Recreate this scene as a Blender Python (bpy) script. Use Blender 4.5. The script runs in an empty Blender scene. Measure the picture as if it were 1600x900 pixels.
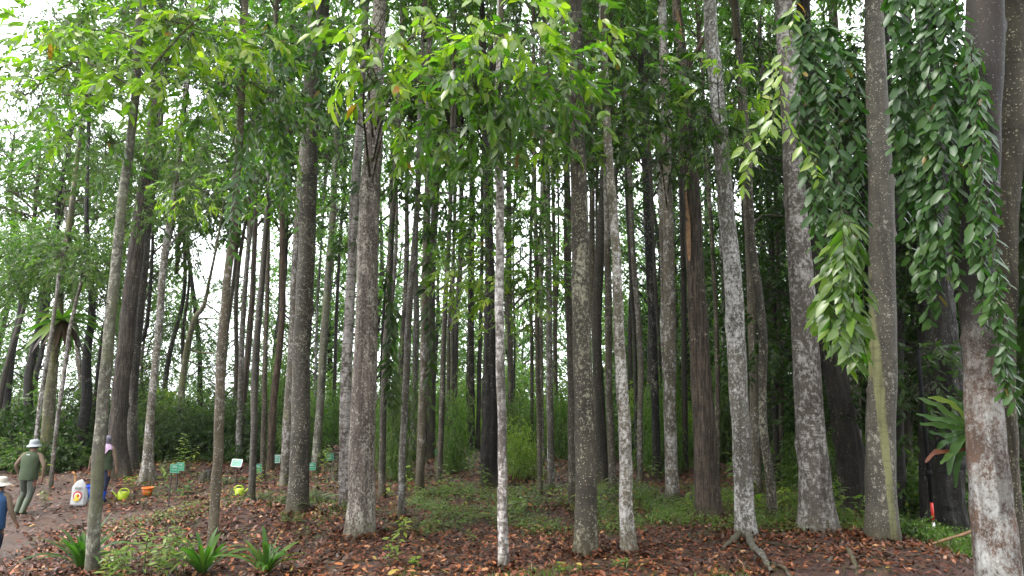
import bpy, bmesh, math, random
import numpy as np
from mathutils import Vector, Matrix
random.seed(7)
RG = np.random.default_rng(7)
PI = math.pi
SC = bpy.context.scene
COL = SC.collection

# ------------------------------------------------------------------ camera
FPX = 1067.0            # focal length in photo pixels (1600 wide)
CZ = 2.35
PITCH = math.atan((615 - 450) / FPX)
cam = bpy.data.cameras.new('camera'); cam.lens = 36.0 * FPX / 1600; cam.sensor_width = 36
cam.clip_start = 0.1; cam.clip_end = 2000
camo = bpy.data.objects.new('camera', cam); COL.objects.link(camo)
camo.location = (0, 0, CZ); camo.rotation_euler = (PI / 2 + PITCH, 0, 0)
SC.camera = camo

# ------------------------------------------------------------------ sky, light, exposure
SUN_EL, SUN_AZ = math.radians(58), math.radians(-60)
w = bpy.data.worlds.new('World'); SC.world = w; w.use_nodes = True
nt = w.node_tree; nt.nodes.clear()
out = nt.nodes.new('ShaderNodeOutputWorld'); bg = nt.nodes.new('ShaderNodeBackground')
sky = nt.nodes.new('ShaderNodeTexSky'); sky.sky_type = 'NISHITA'; sky.sun_disc = False
sky.sun_elevation = SUN_EL; sky.sun_rotation = math.radians(-120); sky.dust_density = 4; sky.air_density = 1.2
mixw = nt.nodes.new('ShaderNodeMix'); mixw.data_type = 'RGBA'
mixw.inputs[0].default_value = 0.9
mixw.inputs[7].default_value = (8.6, 8.9, 9.3, 1)      # closed cloud deck, same units as the sky texture
nt.links.new(sky.outputs[0], mixw.inputs[6]); nt.links.new(mixw.outputs[2], bg.inputs[0])
bg.inputs[1].default_value = 0.15
nt.links.new(bg.outputs[0], out.inputs[0])
sl = bpy.data.lights.new('sun', 'SUN'); sl.energy = 1.5; sl.angle = math.radians(20); sl.color = (1, 0.97, 0.92)
so = bpy.data.objects.new('sun', sl); COL.objects.link(so)
sd = Vector((math.sin(SUN_AZ) * math.cos(SUN_EL), -math.cos(SUN_AZ) * math.cos(SUN_EL) * 1.0, math.sin(SUN_EL)))
so.rotation_euler = sd.to_track_quat('Z', 'Y').to_euler(); so.location = (0, 0, 30)
SC.view_settings.view_transform = 'Standard'; SC.view_settings.look = 'None'
SC.view_settings.exposure = 1.7; SC.view_settings.gamma = 1
SC.cycles.max_bounces = 6; SC.cycles.diffuse_bounces = 3; SC.cycles.glossy_bounces = 2
SC.cycles.transmission_bounces = 4; SC.cycles.transparent_max_bounces = 4
SC.cycles.caustics_reflective = False; SC.cycles.caustics_refractive = False

# ------------------------------------------------------------------ projection helpers
def ray(px, py):
    u = (px - 800) / FPX; v = (450 - py) / FPX
    cp, sp = math.cos(PITCH), math.sin(PITCH)
    return Vector((u, cp - v * sp, sp + v * cp))
def at(px, py, Y):
    d = ray(px, py); t = Y / d.y
    return Vector((d.x * t, Y, CZ + d.z * t))

# ------------------------------------------------------------------ ground shape
def sst(a, b, x):
    t = np.clip((x - a) / (b - a), 0, 1); return t * t * (3 - 2 * t)
_ph = RG.uniform(0, 6.28, (40,))
def snoise(x, y, f, k=0):
    s = 0
    for i in range(4):
        a = _ph[(k + i) % 40] ; b = _ph[(k + i + 7) % 40]
        c, d = math.cos(a * 3.1), math.sin(a * 3.1)
        s = s + np.sin(f * (1 + .37 * i) * (c * x + d * y) + b) * np.cos(f * (1.1 - .13 * i) * (-d * x + c * y) + a)
    return s / 4
def path_mask(x, y):
    cx = np.interp(y, [6, 9, 12, 16, 18.5, 22], [-7.9, -8.6, -9.8, -11.3, -12.6, -15])
    wd = np.interp(y, [6, 10, 14, 17, 19], [1.2, 1.3, 1.35, 1.6, 1.4])
    m = 1 - sst(wd * .75, wd * 1.25, np.abs(x - cx + .3 * snoise(x, y, 1.3, 3) + .15 * snoise(x, y, 4.3, 7)))
    # spur that runs right behind the mound
    cy = np.interp(x, [-11, -8, -6, -4.5], [16.2, 16.3, 15.6, 15.0])
    m2 = (1 - sst(.2, .5, np.abs(y - cy + .2 * snoise(x, y, 2, 5)))) * sst(-12, -10.5, x) * (1 - sst(-6.6, -5.2, x))
    return np.maximum(m, m2)
def gz(x, y):
    x = np.asarray(x, float); y = np.asarray(y, float)
    z = .08 * snoise(x, y, .9, 0) + .05 * snoise(x, y, 3.3, 9) + .02 * snoise(x, y, 9, 13)
    # the path at the left lies lower
    z = z - .55 * sst(-6.2, -9.0, x) * (1 - sst(15, 21, y)) - .35 * sst(-8, -11, x) * (1 - sst(10, 15, y))
    z = z - .03 * sst(.2, .9, path_mask(x, y)) + .035 * snoise(x, y, 5.2, 19) * path_mask(x, y)
    # leaf mound in front of the spur
    z = z + .13 * np.exp(-((x + 5.0) / 2.6) ** 2 - ((y - 13.6) / 1.2) ** 2)
    # cut bank towards the camera
    e = 8.7 + 1.15 * sst(2.0, 4.2, x) + .12 * snoise(x, y * 0, 2.1, 21)
    z = z - (1.1 * sst(e, e - 1.5, y))
    # lower ground at the right behind the bank
    z = z - .5 * sst(6.2, 8.6, x) * sst(10.5, 13.5, y) - .35 * sst(6.3, 7.6, x) * (1 - sst(10.5, 12, y))
    # ridge and the valley side beyond it
    z = z + .25 * sst(18, 30, y)
    r = np.maximum(y - 33 - 2 * snoise(x, y, .12, 25), 0)
    z = z - .30 * r * sst(0, 25, r) - .0
    l = np.maximum(np.abs(x + 2) - 34, 0); z = z - .2 * l * sst(0, 12, l)
    return z
def gzs(x, y): return float(gz(x, y))
def on_ground(px, py):
    d = np.array(ray(px, py)); t = np.arange(6.0, 90, .03); q = d[None] * t[:, None] + np.array([0, 0, CZ])
    hit = np.nonzero(q[:, 2] <= gz(q[:, 0], q[:, 1]))[0]; p = q[hit[0]] if len(hit) else q[-1]
    return Vector((p[0], p[1], gzs(p[0], p[1])))

# ------------------------------------------------------------------ nodes / materials
def nmat(name):
    m = bpy.data.materials.new(name); m.use_nodes = True; t = m.node_tree
    return m, t, t.nodes['Principled BSDF'], t.nodes['Material Output']
def N(t, typ, **kw):
    n = t.nodes.new(typ)
    for k, v in kw.items(): setattr(n, k, v)
    return n
def mix(t, fac, a, b, blend='MIX'):
    n = N(t, 'ShaderNodeMix', data_type='RGBA', blend_type=blend)
    for s, v in ((0, fac), (6, a), (7, b)):
        if isinstance(v, (tuple, list)): n.inputs[s].default_value = (*v[:3], 1)
        elif isinstance(v, (int, float)): n.inputs[s].default_value = v
        else: t.links.new(v, n.inputs[s])
    return n.outputs[2]
def mth(t, op, a, b=0.0, c=None):
    n = N(t, 'ShaderNodeMath', operation=op)
    for s, v in enumerate((a, b) if c is None else (a, b, c)):
        if isinstance(v, (int, float)): n.inputs[s].default_value = v
        else: t.links.new(v, n.inputs[s])
    return n.outputs[0]
def ramp(t, fac, stops):
    n = N(t, 'ShaderNodeValToRGB'); e = n.color_ramp.elements
    while len(e) < len(stops): e.new(.5)
    for i, (p, c) in enumerate(stops):
        e[i].position = p; e[i].color = (c, c, c, 1) if isinstance(c, (int, float)) else (*c[:3], 1)
    t.links.new(fac, n.inputs[0]); return n.outputs[0]
def noise_(t, vec, scale, detail=4, rough=.6, dist=0):
    n = N(t, 'ShaderNodeTexNoise'); n.inputs['Scale'].default_value = scale; n.inputs['Detail'].default_value = detail
    n.inputs['Roughness'].default_value = rough; n.inputs['Distortion'].default_value = dist
    if vec is not None: t.links.new(vec, n.inputs['Vector'])
    return n.outputs['Fac']
def mapped(t, vec, s):
    n = N(t, 'ShaderNodeMapping'); n.inputs['Scale'].default_value = s; t.links.new(vec, n.inputs[0]); return n.outputs[0]
def objvec(t):
    tc = N(t, 'ShaderNodeTexCoord'); oi = N(t, 'ShaderNodeObjectInfo')
    r = mth(t, 'MULTIPLY', oi.outputs['Random'], 60.0)
    a = N(t, 'ShaderNodeVectorMath', operation='ADD'); t.links.new(tc.outputs['Object'], a.inputs[0]); t.links.new(r, a.inputs[1])
    return a.outputs[0], oi.outputs['Random']

def flat_mat(name, col, rough=.6, var=.15, scale=8, bump=.1, spec=.4):
    m, t, p, o = nmat(name); v, rnd = objvec(t)
    n = noise_(t, v, scale, 4, .6)
    c = mix(t, ramp(t, n, [(.3, 0), (.7, 1)]), tuple(x * (1 - var) for x in col), tuple(min(1, x * (1 + var)) for x in col))
    t.links.new(c, p.inputs['Base Color']); p.inputs['Roughness'].default_value = rough
    p.inputs['Specular IOR Level'].default_value = spec
    if bump:
        b = N(t, 'ShaderNodeBump'); b.inputs['Strength'].default_value = bump; b.inputs['Distance'].default_value = .01
        t.links.new(noise_(t, v, scale * 6, 4, .7), b.inputs['Height']); t.links.new(b.outputs[0], p.inputs['Normal'])
    return m

def bark(name, dark, light, lich=.35, lcol=(.42, .43, .38), lscale=7, ring=.3, streak=.3, moss=0., dots=.5, mcol=(.09, .11, .03), patchy=.55, bumpd=.02, stripe=0, hz=0):
    """mottled bark: two browns, crusts of lichen, small pale dots, ring scars, vertical fissures and moss"""
    m, t, p, o = nmat(name); v, rnd = objvec(t)
    n1 = noise_(t, v, 2.2, 5, .65, .4)
    c = mix(t, ramp(t, n1, [(.35, 0), (.65, 1)]), dark, light)
    if hz:      # grey weathered bark higher up the stem
        tch = N(t, 'ShaderNodeTexCoord'); sh = N(t, 'ShaderNodeSeparateXYZ'); t.links.new(tch.outputs['Object'], sh.inputs[0])
        hmask = ramp(t, mth(t, 'MULTIPLY', mth(t, 'ADD', sh.outputs[2], mth(t, 'MULTIPLY', n1, 1.2)), .2), [((hz + .1) * .2, 0), ((hz + 1.3) * .2, .97)]); c = mix(t, hmask, c, (.030, .026, .022))
    st = noise_(t, mapped(t, v, (34, 34, 2.2)), 1, 5, .65, .6)
    c = mix(t, mth(t, 'MULTIPLY', ramp(t, st, [(.42, 1), (.6, 0)]), streak), c, tuple(x * .28 for x in dark))
    rg = noise_(t, mapped(t, v, (2.5, 2.5, 22)), 1, 4, .6, .8)
    c = mix(t, mth(t, 'MULTIPLY', ramp(t, rg, [(.46, 0), (.56, 1)]), ring), c, tuple(min(1, x * 1.6 + .03) for x in light))
    ln = noise_(t, mapped(t, v, (1, 1, .75)), lscale * 2.3, 9, patchy + .17, .1)
    bg_ = noise_(t, mapped(t, v, (1, 1, .6)), lscale * .45, 6, .7)
    ln = mth(t, 'MULTIPLY_ADD', mth(t, 'SUBTRACT', bg_, .5), .6, ln)
    th = .68 - lich * .26
    vl = noise_(t, mapped(t, v, (1, 1, .4)), .9, 3, .5)
    ln = mth(t, 'MULTIPLY_ADD', mth(t, 'SUBTRACT', vl, .5), .35, ln)
    ln = mth(t, 'MULTIPLY_ADD', mth(t, 'SUBTRACT', mth(t, 'FRACT', mth(t, 'MULTIPLY', rnd, 13.7)), .5), .10, ln)
    lm = ramp(t, ln, [(th - .03, 0), (th + .06, .62), (th + .17, 1)])
    if hz: lm = mth(t, 'MULTIPLY', lm, mth(t, 'MULTIPLY_ADD', hmask, -1.03, 1.0))
    lc = mix(t, noise_(t, v, 30, 3, .6), tuple(x * .72 for x in lcol), tuple(min(1, x * 1.25) for x in lcol))
    c = mix(t, lm, c, lc)
    vo = N(t, 'ShaderNodeTexVoronoi'); vo.inputs['Scale'].default_value = 25; t.links.new(v, vo.inputs['Vector'])
    dm = mth(t, 'MULTIPLY', ramp(t, vo.outputs['Distance'], [(.16, 1), (.24, 0)]), dots)
    dm = mth(t, 'MULTIPLY', dm, ramp(t, noise_(t, v, 6, 3, .6), [(.38, 0), (.5, 1)]))
    c = mix(t, dm, c, tuple(min(1, x * 1.15) for x in lcol))
    if moss:
        mn = noise_(t, mapped(t, v, (1.6, 1.6, .55)), 2.0, 6, .65, .3)
        mt = .72 - moss * .36
        c = mix(t, mth(t, 'MULTIPLY', ramp(t, mn, [(mt, 0), (mt + .1, 1)]), .85), c, mcol)
    if stripe:
        tc = N(t, 'ShaderNodeTexCoord'); sx = N(t, 'ShaderNodeSeparateXYZ'); t.links.new(tc.outputs['Object'], sx.inputs[0])
        xx = mth(t, 'ADD', sx.outputs[0], mth(t, 'MULTIPLY', mth(t, 'SUBTRACT', noise_(t, tc.outputs['Object'], 2.5, 5, .6), .5), .07))
        c = mix(t, mth(t, 'MULTIPLY', ramp(t, mth(t, 'MULTIPLY_ADD', xx, 2.0, .5), [(.50, 0), (.54, 1), (.74, 1), (.80, 0)]), stripe), c, (.15, .15, .055))
    dk = noise_(t, mapped(t, v, (7, 7, .55)), 1, 4, .6, .5)
    c = mix(t, mth(t, 'MULTIPLY', ramp(t, dk, [(.5, 0), (.66, 1)]), .55), c, tuple(x * .45 for x in dark))
    c = mix(t, mth(t, 'MULTIPLY', ramp(t, rg, [(.53, 0), (.60, 1)]), min(1, ring * 2.2)), c, tuple(x * 1.1 for x in dark))
    pv = noise_(t, mapped(t, v, (1, 1, .7)), 3.1, 6, .7)
    c = mix(t, ramp(t, pv, [(.3, .45), (.5, 0)]), c, tuple(x * .5 for x in dark))
    br = N(t, 'ShaderNodeHueSaturation'); t.links.new(c, br.inputs['Color']); t.links.new(mth(t, 'MULTIPLY_ADD', rnd, .55, .75), br.inputs['Value']); t.links.new(mth(t, 'MULTIPLY_ADD', mth(t, 'FRACT', mth(t, 'MULTIPLY', rnd, 7.3)), .6, .7), br.inputs['Saturation'])
    c = br.outputs[0]
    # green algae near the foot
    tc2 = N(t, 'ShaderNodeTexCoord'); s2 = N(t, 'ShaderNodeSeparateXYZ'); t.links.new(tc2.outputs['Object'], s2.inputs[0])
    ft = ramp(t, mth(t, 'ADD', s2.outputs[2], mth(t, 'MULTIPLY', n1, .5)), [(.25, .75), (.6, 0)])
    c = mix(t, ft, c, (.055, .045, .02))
    t.links.new(c, p.inputs['Base Color']); p.inputs['Roughness'].default_value = .75; p.inputs['Specular IOR Level'].default_value = .3
    h = mth(t, 'ADD', mth(t, 'MULTIPLY', st, .8 * streak + .1), mth(t, 'ADD', mth(t, 'MULTIPLY', lm, .2), mth(t, 'MULTIPLY', rg, ring * .8)))
    h = mth(t, 'ADD', h, mth(t, 'MULTIPLY', noise_(t, v, 24, 5, .7), .35))
    b = N(t, 'ShaderNodeBump'); b.inputs['Strength'].default_value = .8; b.inputs['Distance'].default_value = bumpd
    t.links.new(h, b.inputs['Height']); t.links.new(b.outputs[0], p.inputs['Normal'])
    return m

BK = {
 'pale':  bark('bark_pale', (.062, .050, .041), (.115, .097, .082), lich=.88, lcol=(0.491, 0.457, 0.438), lscale=7, ring=.3, streak=.12, dots=.3),
 'white': bark('bark_white', (0.063, 0.054, 0.038), (0.127, 0.110, 0.078), lich=.60, lcol=(0.502, 0.479, 0.460), lscale=9, ring=.2, streak=.1, dots=.6, moss=.2),
 'spot':  bark('bark_spotted', (0.031, 0.026, 0.019), (0.072, 0.061, 0.045), lich=.34, lcol=(0.356, 0.333, 0.249), lscale=9, ring=.12, streak=.2, dots=.9),
 'mott':  bark('bark_mottled', (0.050, 0.042, 0.029), (0.105, 0.088, 0.063), lich=.47, lcol=(0.392, 0.371, 0.355), lscale=7, ring=.2, streak=.2, dots=.7, moss=.15),
 'dark':  bark('bark_dark', (0.026, 0.022, 0.017), (0.055, 0.046, 0.034), lich=.24, lcol=(0.249, 0.233, 0.172), lscale=9, ring=.15, streak=.3, dots=.8, moss=.15),
 'fiss':  bark('bark_pinkish_fissured', (.085, .056, .040), (.19, .138, .105), lich=.56, lcol=(0.463, 0.413, 0.319), lscale=14, ring=.05, streak=.75, dots=.2, bumpd=.03),
 'rough': bark('bark_rough', (0.058, 0.041, 0.028), (0.140, 0.102, 0.071), lich=.15, lcol=(0.474, 0.427, 0.316), lscale=8, ring=.05, streak=.95, dots=.1, moss=.1, bumpd=.05),
 'black': bark('bark_blackish', (0.012, 0.009, 0.008), (0.033, 0.028, 0.020), lich=.2, lcol=(0.320, 0.299, 0.230), lscale=9, ring=.05, streak=.8, dots=.2, moss=.2, bumpd=.05),
 'moss':  bark('bark_mossy', (0.055, 0.049, 0.032), (0.111, 0.098, 0.066), lich=.5, lcol=(0.383, 0.375, 0.256), lscale=8, ring=.25, streak=.15, dots=.4, moss=.65, mcol=(0.112, 0.115, 0.043)),
 'green': bark('bark_green_striped', (0.037, 0.032, 0.024), (0.068, 0.058, 0.042), lich=.08, lcol=(0.308, 0.283, 0.222), lscale=6, ring=.15, streak=.2, dots=.8, stripe=.9),
 'orange': bark('bark_orange_lichened', (.085, .042, .024), (.21, .10, .05), lich=1.0, lcol=(0.491, 0.491, 0.465), hz=3.7, lscale=8, ring=.0, streak=.45, dots=.3, moss=.1, patchy=.7),
 'twig':  bark('bark_twig', (0.024, 0.019, 0.013), (0.060, 0.048, 0.034), lich=.3, lcol=(0.307, 0.287, 0.201), lscale=12, ring=.1, streak=.2),
}

def leaf_mat(name, stops, trans, rough=.34, spec=.65, tw=.42):
    m, t, p, o = nmat(name)
    a = N(t, 'ShaderNodeAttribute', attribute_name='tint')
    c = ramp(t, a.outputs['Fac'], stops)
    tc = N(t, 'ShaderNodeTexCoord')
    c = mix(t, mth(t, 'MULTIPLY', noise_(t, tc.outputs['Object'], 40, 3, .6), .35), c, (.03, .05, .01))
    t.links.new(c, p.inputs['Base Color']); p.inputs['Roughness'].default_value = rough; p.inputs['Specular IOR Level'].default_value = spec
    if tw:
        tr = N(t, 'ShaderNodeBsdfTranslucent'); tcol = mix(t, 1.0, c, trans, 'MULTIPLY'); t.links.new(tcol, tr.inputs[0])
        ms = N(t, 'ShaderNodeMixShader'); ms.inputs[0].default_value = tw
        t.links.new(p.outputs[0], ms.inputs[1]); t.links.new(tr.outputs[0], ms.inputs[2]); t.links.new(ms.outputs[0], o.inputs['Surface'])
    return m
LF = {
 'lime':  leaf_mat('leaf_lime', [(0, (0.057, 0.095, 0.016)), (.45, (0.133, 0.209, 0.026)), (.8, (0.240, 0.315, 0.038)), (.955, (0.340, 0.351, 0.049)), (.98, (0.327, 0.129, 0.036))], (1.75, 2.5, .55)),
 'green': leaf_mat('leaf_green', [(0, (0.035, 0.067, 0.014)), (.5, (0.071, 0.130, 0.021)), (.85, (0.149, 0.217, 0.032)), (.97, (0.222, 0.246, 0.039)), (.985, (0.256, 0.104, 0.035))], (1.4, 2.4, .5)),
 'mid':   leaf_mat('leaf_mid', [(0, (0.036, 0.064, 0.019)), (.5, (0.072, 0.111, 0.030)), (.93, (0.149, 0.192, 0.051)), (.97, (0.139, 0.126, 0.046))], (1.4, 2.2, .7), spec=0.34, rough=.45),
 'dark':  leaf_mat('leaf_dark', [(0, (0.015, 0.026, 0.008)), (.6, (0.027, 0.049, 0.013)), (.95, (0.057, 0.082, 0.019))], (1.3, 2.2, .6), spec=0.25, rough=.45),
 'gloss': leaf_mat('leaf_glossy', [(0, (0.018, 0.054, 0.015)), (.6, (0.043, 0.100, 0.023)), (.88, (0.073, 0.135, 0.029)), (.96, (0.121, 0.161, 0.038)), (.985, (0.227, 0.155, 0.044))], (1.4, 2.2, .6), rough=.36, spec=.35, tw=.35),
 'dry':   leaf_mat('leaf_dry', [(0, (.020, .008, .007)), (.3, (.07, .018, .012)), (.62, (.15, .036, .018)), (.8, (.34, .11, .038)), (.94, (.42, .25, .14)), (.985, (.34, .24, .05))], (1, .8, .6), rough=.45, spec=.3, tw=0),
 'herb':  leaf_mat('leaf_herb', [(0, (0.053, 0.089, 0.018)), (.5, (0.104, 0.162, 0.029)), (.9, (0.193, 0.253, 0.046))], (1.5, 2.3, .7)),
 'pale':  leaf_mat('leaf_pale_fern', [(0, (0.076, 0.113, 0.042)), (.5, (0.119, 0.163, 0.062)), (.9, (0.192, 0.233, 0.085))], (1.4, 1.9, .9)),
}

# ------------------------------------------------------------------ mesh helpers
def link(name, me, parent=None, mat=None, smooth=False):
    o = bpy.data.objects.new(name, me)
    COL.objects.link(o)
    if parent is not None: o.parent = parent
    if mat is not None and me is not None and len(me.materials) == 0: me.materials.append(mat)
    if smooth: me.polygons.foreach_set('use_smooth', [True] * len(me.polygons))
    return o
def mesh_np(name, V, Fa, tint=None, smooth=False):
    """V (n,3); Fa list of (m,k) int arrays"""
    me = bpy.data.meshes.new(name); V = np.ascontiguousarray(V, np.float32)
    me.vertices.add(len(V)); me.vertices.foreach_set('co', V.ravel())
    loops = np.concatenate([f.ravel() for f in Fa]).astype(np.int32)
    tot = np.concatenate([np.full(len(f), f.shape[1], np.int32) for f in Fa])
    st = np.concatenate([[0], np.cumsum(tot)[:-1]]).astype(np.int32)
    me.loops.add(len(loops)); me.loops.foreach_set('vertex_index', loops)
    me.polygons.add(len(tot)); me.polygons.foreach_set('loop_start', st); me.polygons.foreach_set('loop_total', tot)
    if smooth: me.polygons.foreach_set('use_smooth', np.ones(len(tot), bool))
    if tint is not None:
        a = me.attributes.new('tint', 'FLOAT', 'POINT'); a.data.foreach_set('value', np.ascontiguousarray(tint, np.float32))
    me.update(calc_edges=True); return me
def tag(o, label=None, cat=None, group=None, kind=None):
    for k, v in (('label', label), ('category', cat), ('group', group), ('kind', kind)):
        if v: o[k] = v
    return o
def root(name, loc, label, cat, group=None):
    e = bpy.data.objects.new(name, None); e.empty_display_size = .1; COL.objects.link(e); e.location = loc
    return tag(e, label, cat, group)

def nrm(a): return a / np.maximum(np.linalg.norm(a, axis=-1, keepdims=True), 1e-9)
TEMPL = {
 2: (np.array([[0, 0, 0], [.26, -.43, .06], [.26, 0, 0], [.26, .43, .06], [.62, -.43, .06], [.62, 0, 0], [.62, .43, .06], [1, 0, 0]], float),
     [np.array([[0, 2, 1], [0, 3, 2], [7, 4, 5], [7, 5, 6]]), np.array([[1, 2, 5, 4], [2, 3, 6, 5]])]),
 3: (np.array([[0, 0, 0], [.22, -.40, .05], [.24, 0, 0], [.22, .40, .05], [.74, -.42, .05], [.74, 0, 0], [.74, .42, .05], [1, 0, 0]], float),
     [np.array([[0, 2, 1], [0, 3, 2], [7, 4, 5], [7, 5, 6]]), np.array([[1, 2, 5, 4], [2, 3, 6, 5]])]),
 1: (np.array([[0, 0, 0], [.45, -.5, .06], [.48, 0, 0], [.45, .5, .06], [1, 0, 0]], float),
     [np.array([[0, 2, 1], [0, 3, 2], [1, 2, 4], [2, 3, 4]])]),
 0: (np.array([[0, 0, 0], [.45, -.5, 0], [1, 0, 0], [.45, .5, 0]], float), [np.array([[0, 3, 2], [0, 2, 1]])]),
}
def leaf_frames(D, U):
    D = nrm(D); S = nrm(np.cross(D, U)); Nn = np.cross(S, D); return D, S, Nn
def leaves(name, P, D, U, L, W, tint, lod, curl=.18, smooth=None):
    T, Fs = TEMPL[lod]; n = len(P); k = len(T)
    D, S, Nn = leaf_frames(D, U)
    t = T[:, 0][None, :, None]; s = T[:, 1][None, :, None]; h = T[:, 2][None, :, None]
    cu = np.broadcast_to(np.asarray(curl, float).reshape(-1, 1, 1), (n, 1, 1))
    L_ = L[:, None, None]; W_ = W[:, None, None]
    V = P[:, None, :] + D[:, None, :] * t * L_ + S[:, None, :] * s * W_ + Nn[:, None, :] * (h * W_ * 1.6 - cu * t * t * L_)
    off = (np.arange(n) * k)[:, None, None]
    Fa = [(f[None] + off).reshape(-1, f.shape[1]) for f in Fs]
    return mesh_np(name, V.reshape(-1, 3), Fa, np.repeat(tint, k), smooth=(lod == 2) if smooth is None else smooth)

def tube(pts, rad, sides=8, cap=True):
    """returns V, F for a tube through pts (n,3) with radii (n,)"""
    pts = np.asarray(pts, float); rad = np.asarray(rad, float)
    tg = nrm(np.gradient(pts, axis=0)); ref = np.array([1., 0, 0]) if abs(tg[0][0]) < .8 else np.array([0, 1., 0])
    a = nrm(np.cross(tg, ref)); b = np.cross(tg, a)
    th = np.linspace(0, 2 * PI, sides, endpoint=False)
    V = pts[:, None] + rad[:, None, None] * (np.cos(th)[None, :, None] * a[:, None] + np.sin(th)[None, :, None] * b[:, None])
    n = len(pts); i = np.arange(n - 1)[:, None] * sides; j = np.arange(sides)[None]; j2 = (j + 1) % sides
    Fq = np.stack([i + j, i + j2, i + sides + j2, i + sides + j], -1).reshape(-1, 4)
    return V.reshape(-1, 3), Fq
class MB:
    def __init__(s): s.V = []; s.F = {}; s.n = 0; s.T = []
    def add(s, V, F, tint=None):
        for f in (F if isinstance(F, list) else [F]): s.F.setdefault(f.shape[1], []).append(f + s.n)
        s.V.append(V); s.n += len(V); s.T.append(np.full(len(V), .5 if tint is None else tint)); return s
    def tube(s, pts, rad, sides=6): return s.add(*tube(pts, rad, sides))
    def build(s, name, parent=None, mat=None, smooth=True):
        me = mesh_np(name, np.concatenate(s.V), [np.concatenate(f) for f in s.F.values()], np.concatenate(s.T), smooth)
        return link(name, me, parent, mat)
def catmull(P, n):
    P = np.asarray(P, float)
    if len(P) == 2: return np.linspace(P[0], P[1], n)
    Q = np.vstack([2 * P[0] - P[1], P, 2 * P[-1] - P[-2]]); m = len(P) - 1; out = []
    for u in np.linspace(0, m, n):
        i = min(int(u), m - 1); t = u - i; a, b, c, d = Q[i:i + 4]
        out.append(.5 * (2 * b + (c - a) * t + (2 * a - 5 * b + 4 * c - d) * t * t + (3 * b - a - 3 * c + d) * t ** 3))
    return np.array(out)

# ------------------------------------------------------------------ trees
def trunk_mesh(P, R, sides, seed, lump=.05, ridge=0., nr=9, flare=.5, lobes=5, knots=True):
    """P (n,3) local centreline from the foot up, R radii"""
    r = np.random.default_rng(seed)
    L = np.concatenate([[0], np.cumsum(np.linalg.norm(np.diff(P, axis=0), axis=1))])
    th = np.linspace(0, 2 * PI, sides, endpoint=False)[None]; h = L[:, None]
    m = 1 + lump * (.5 * np.sin(2 * th + 1.3 * h + r.uniform(0, 6)) + .5 * np.sin(3 * th - 2.1 * h + r.uniform(0, 6)) + .25 * np.sin(1.0 * th + 4.2 * h + r.uniform(0, 6)) + .12 * np.sin(5.7 * h + r.uniform(0, 6)))
    if ridge:
        w1 = nr * th + 1.5 * np.sin(.9 * h + r.uniform(0, 6)) + .8 * np.sin(2.7 * h + th)
        m = m + ridge * (np.abs(np.sin(w1 / 2)) - .6) + ridge * .5 * np.sin(2.3 * nr // 1 * th + 3 * np.sin(1.7 * h)) * np.sin(6 * h + 4 * th)
    fl = flare * np.exp(-h / .22) * (1 + .55 * np.sin(lobes * th + r.uniform(0, 6)) + .3 * np.sin(2 * th))
    m = m + np.maximum(fl, -.1)
    if knots:
        for _ in range(int(L[-1] * 1.2)):
            hk, tk = r.uniform(.6, L[-1]), r.uniform(0, 6.28)
            dd = (np.angle(np.exp(1j * (th - tk)))) ** 2 / .12 + (h - hk) ** 2 / .003
            m = m + .2 * np.exp(-dd)
    tg = nrm(np.gradient(P, axis=0)); a = nrm(np.cross(np.array([0, 1., 0]), tg)); b = np.cross(tg, a)
    V = P[:, None] + (R[:, None] * m)[:, :, None] * (np.cos(th)[..., None] * a[:, None] + np.sin(th)[..., None] * b[:, None])
    n = len(P); i = np.arange(n - 1)[:, None] * sides; j = np.arange(sides)[None]; j2 = (j + 1) % sides
    Fq = np.stack([i + j, i + j2, i + sides + j2, i + sides + j], -1).reshape(-1, 4)
    V = V.reshape(-1, 3); top = np.arange((n - 1) * sides, n * sides)[None]
    return mesh_np('trunk', V, [Fq, top], None, True)

LEAFVAR = {}
def leaf_variants(pal):
    """twelve single leaves that all separate leaf objects of one palette share"""
    if pal not in LEAFVAR:
        L = []
        for i in range(12):
            tt = [.1, .25, .4, .5, .6, .65, .7, .8, .84, .88, .92, .99][i]
            me = leaves('leaf', np.zeros((1, 3)), np.array([[1., 0, 0]]), np.array([[0, 0, 1.]]), np.array([1.]), np.array([random.uniform(.36, .46)]), np.array([tt]), 3 if pal == 'gloss' else 2, curl=random.uniform(.05, .4), smooth=True)
            me.materials.append(LF[pal]); L.append(me)
        LEAFVAR[pal] = L
    return LEAFVAR[pal]
def single_leaves(P, D, U, L, tint, pal, parent, name='leaf'):
    D, S, Nn = leaf_frames(D, U); vs = leaf_variants(pal)
    for i in range(len(P)):
        o = bpy.data.objects.new(name, vs[11 if tint[i] > .975 else int(min(max(tint[i], 0), .999) * 11)]); COL.objects.link(o); o.parent = parent
        l = L[i]; d, s, n = D[i] * l, -S[i] * l, Nn[i] * l
        o.matrix_basis = Matrix(((d[0], s[0], n[0], P[i][0]), (d[1], s[1], n[1], P[i][1]), (d[2], s[2], n[2], P[i][2]), (0, 0, 0, 1)))

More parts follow.
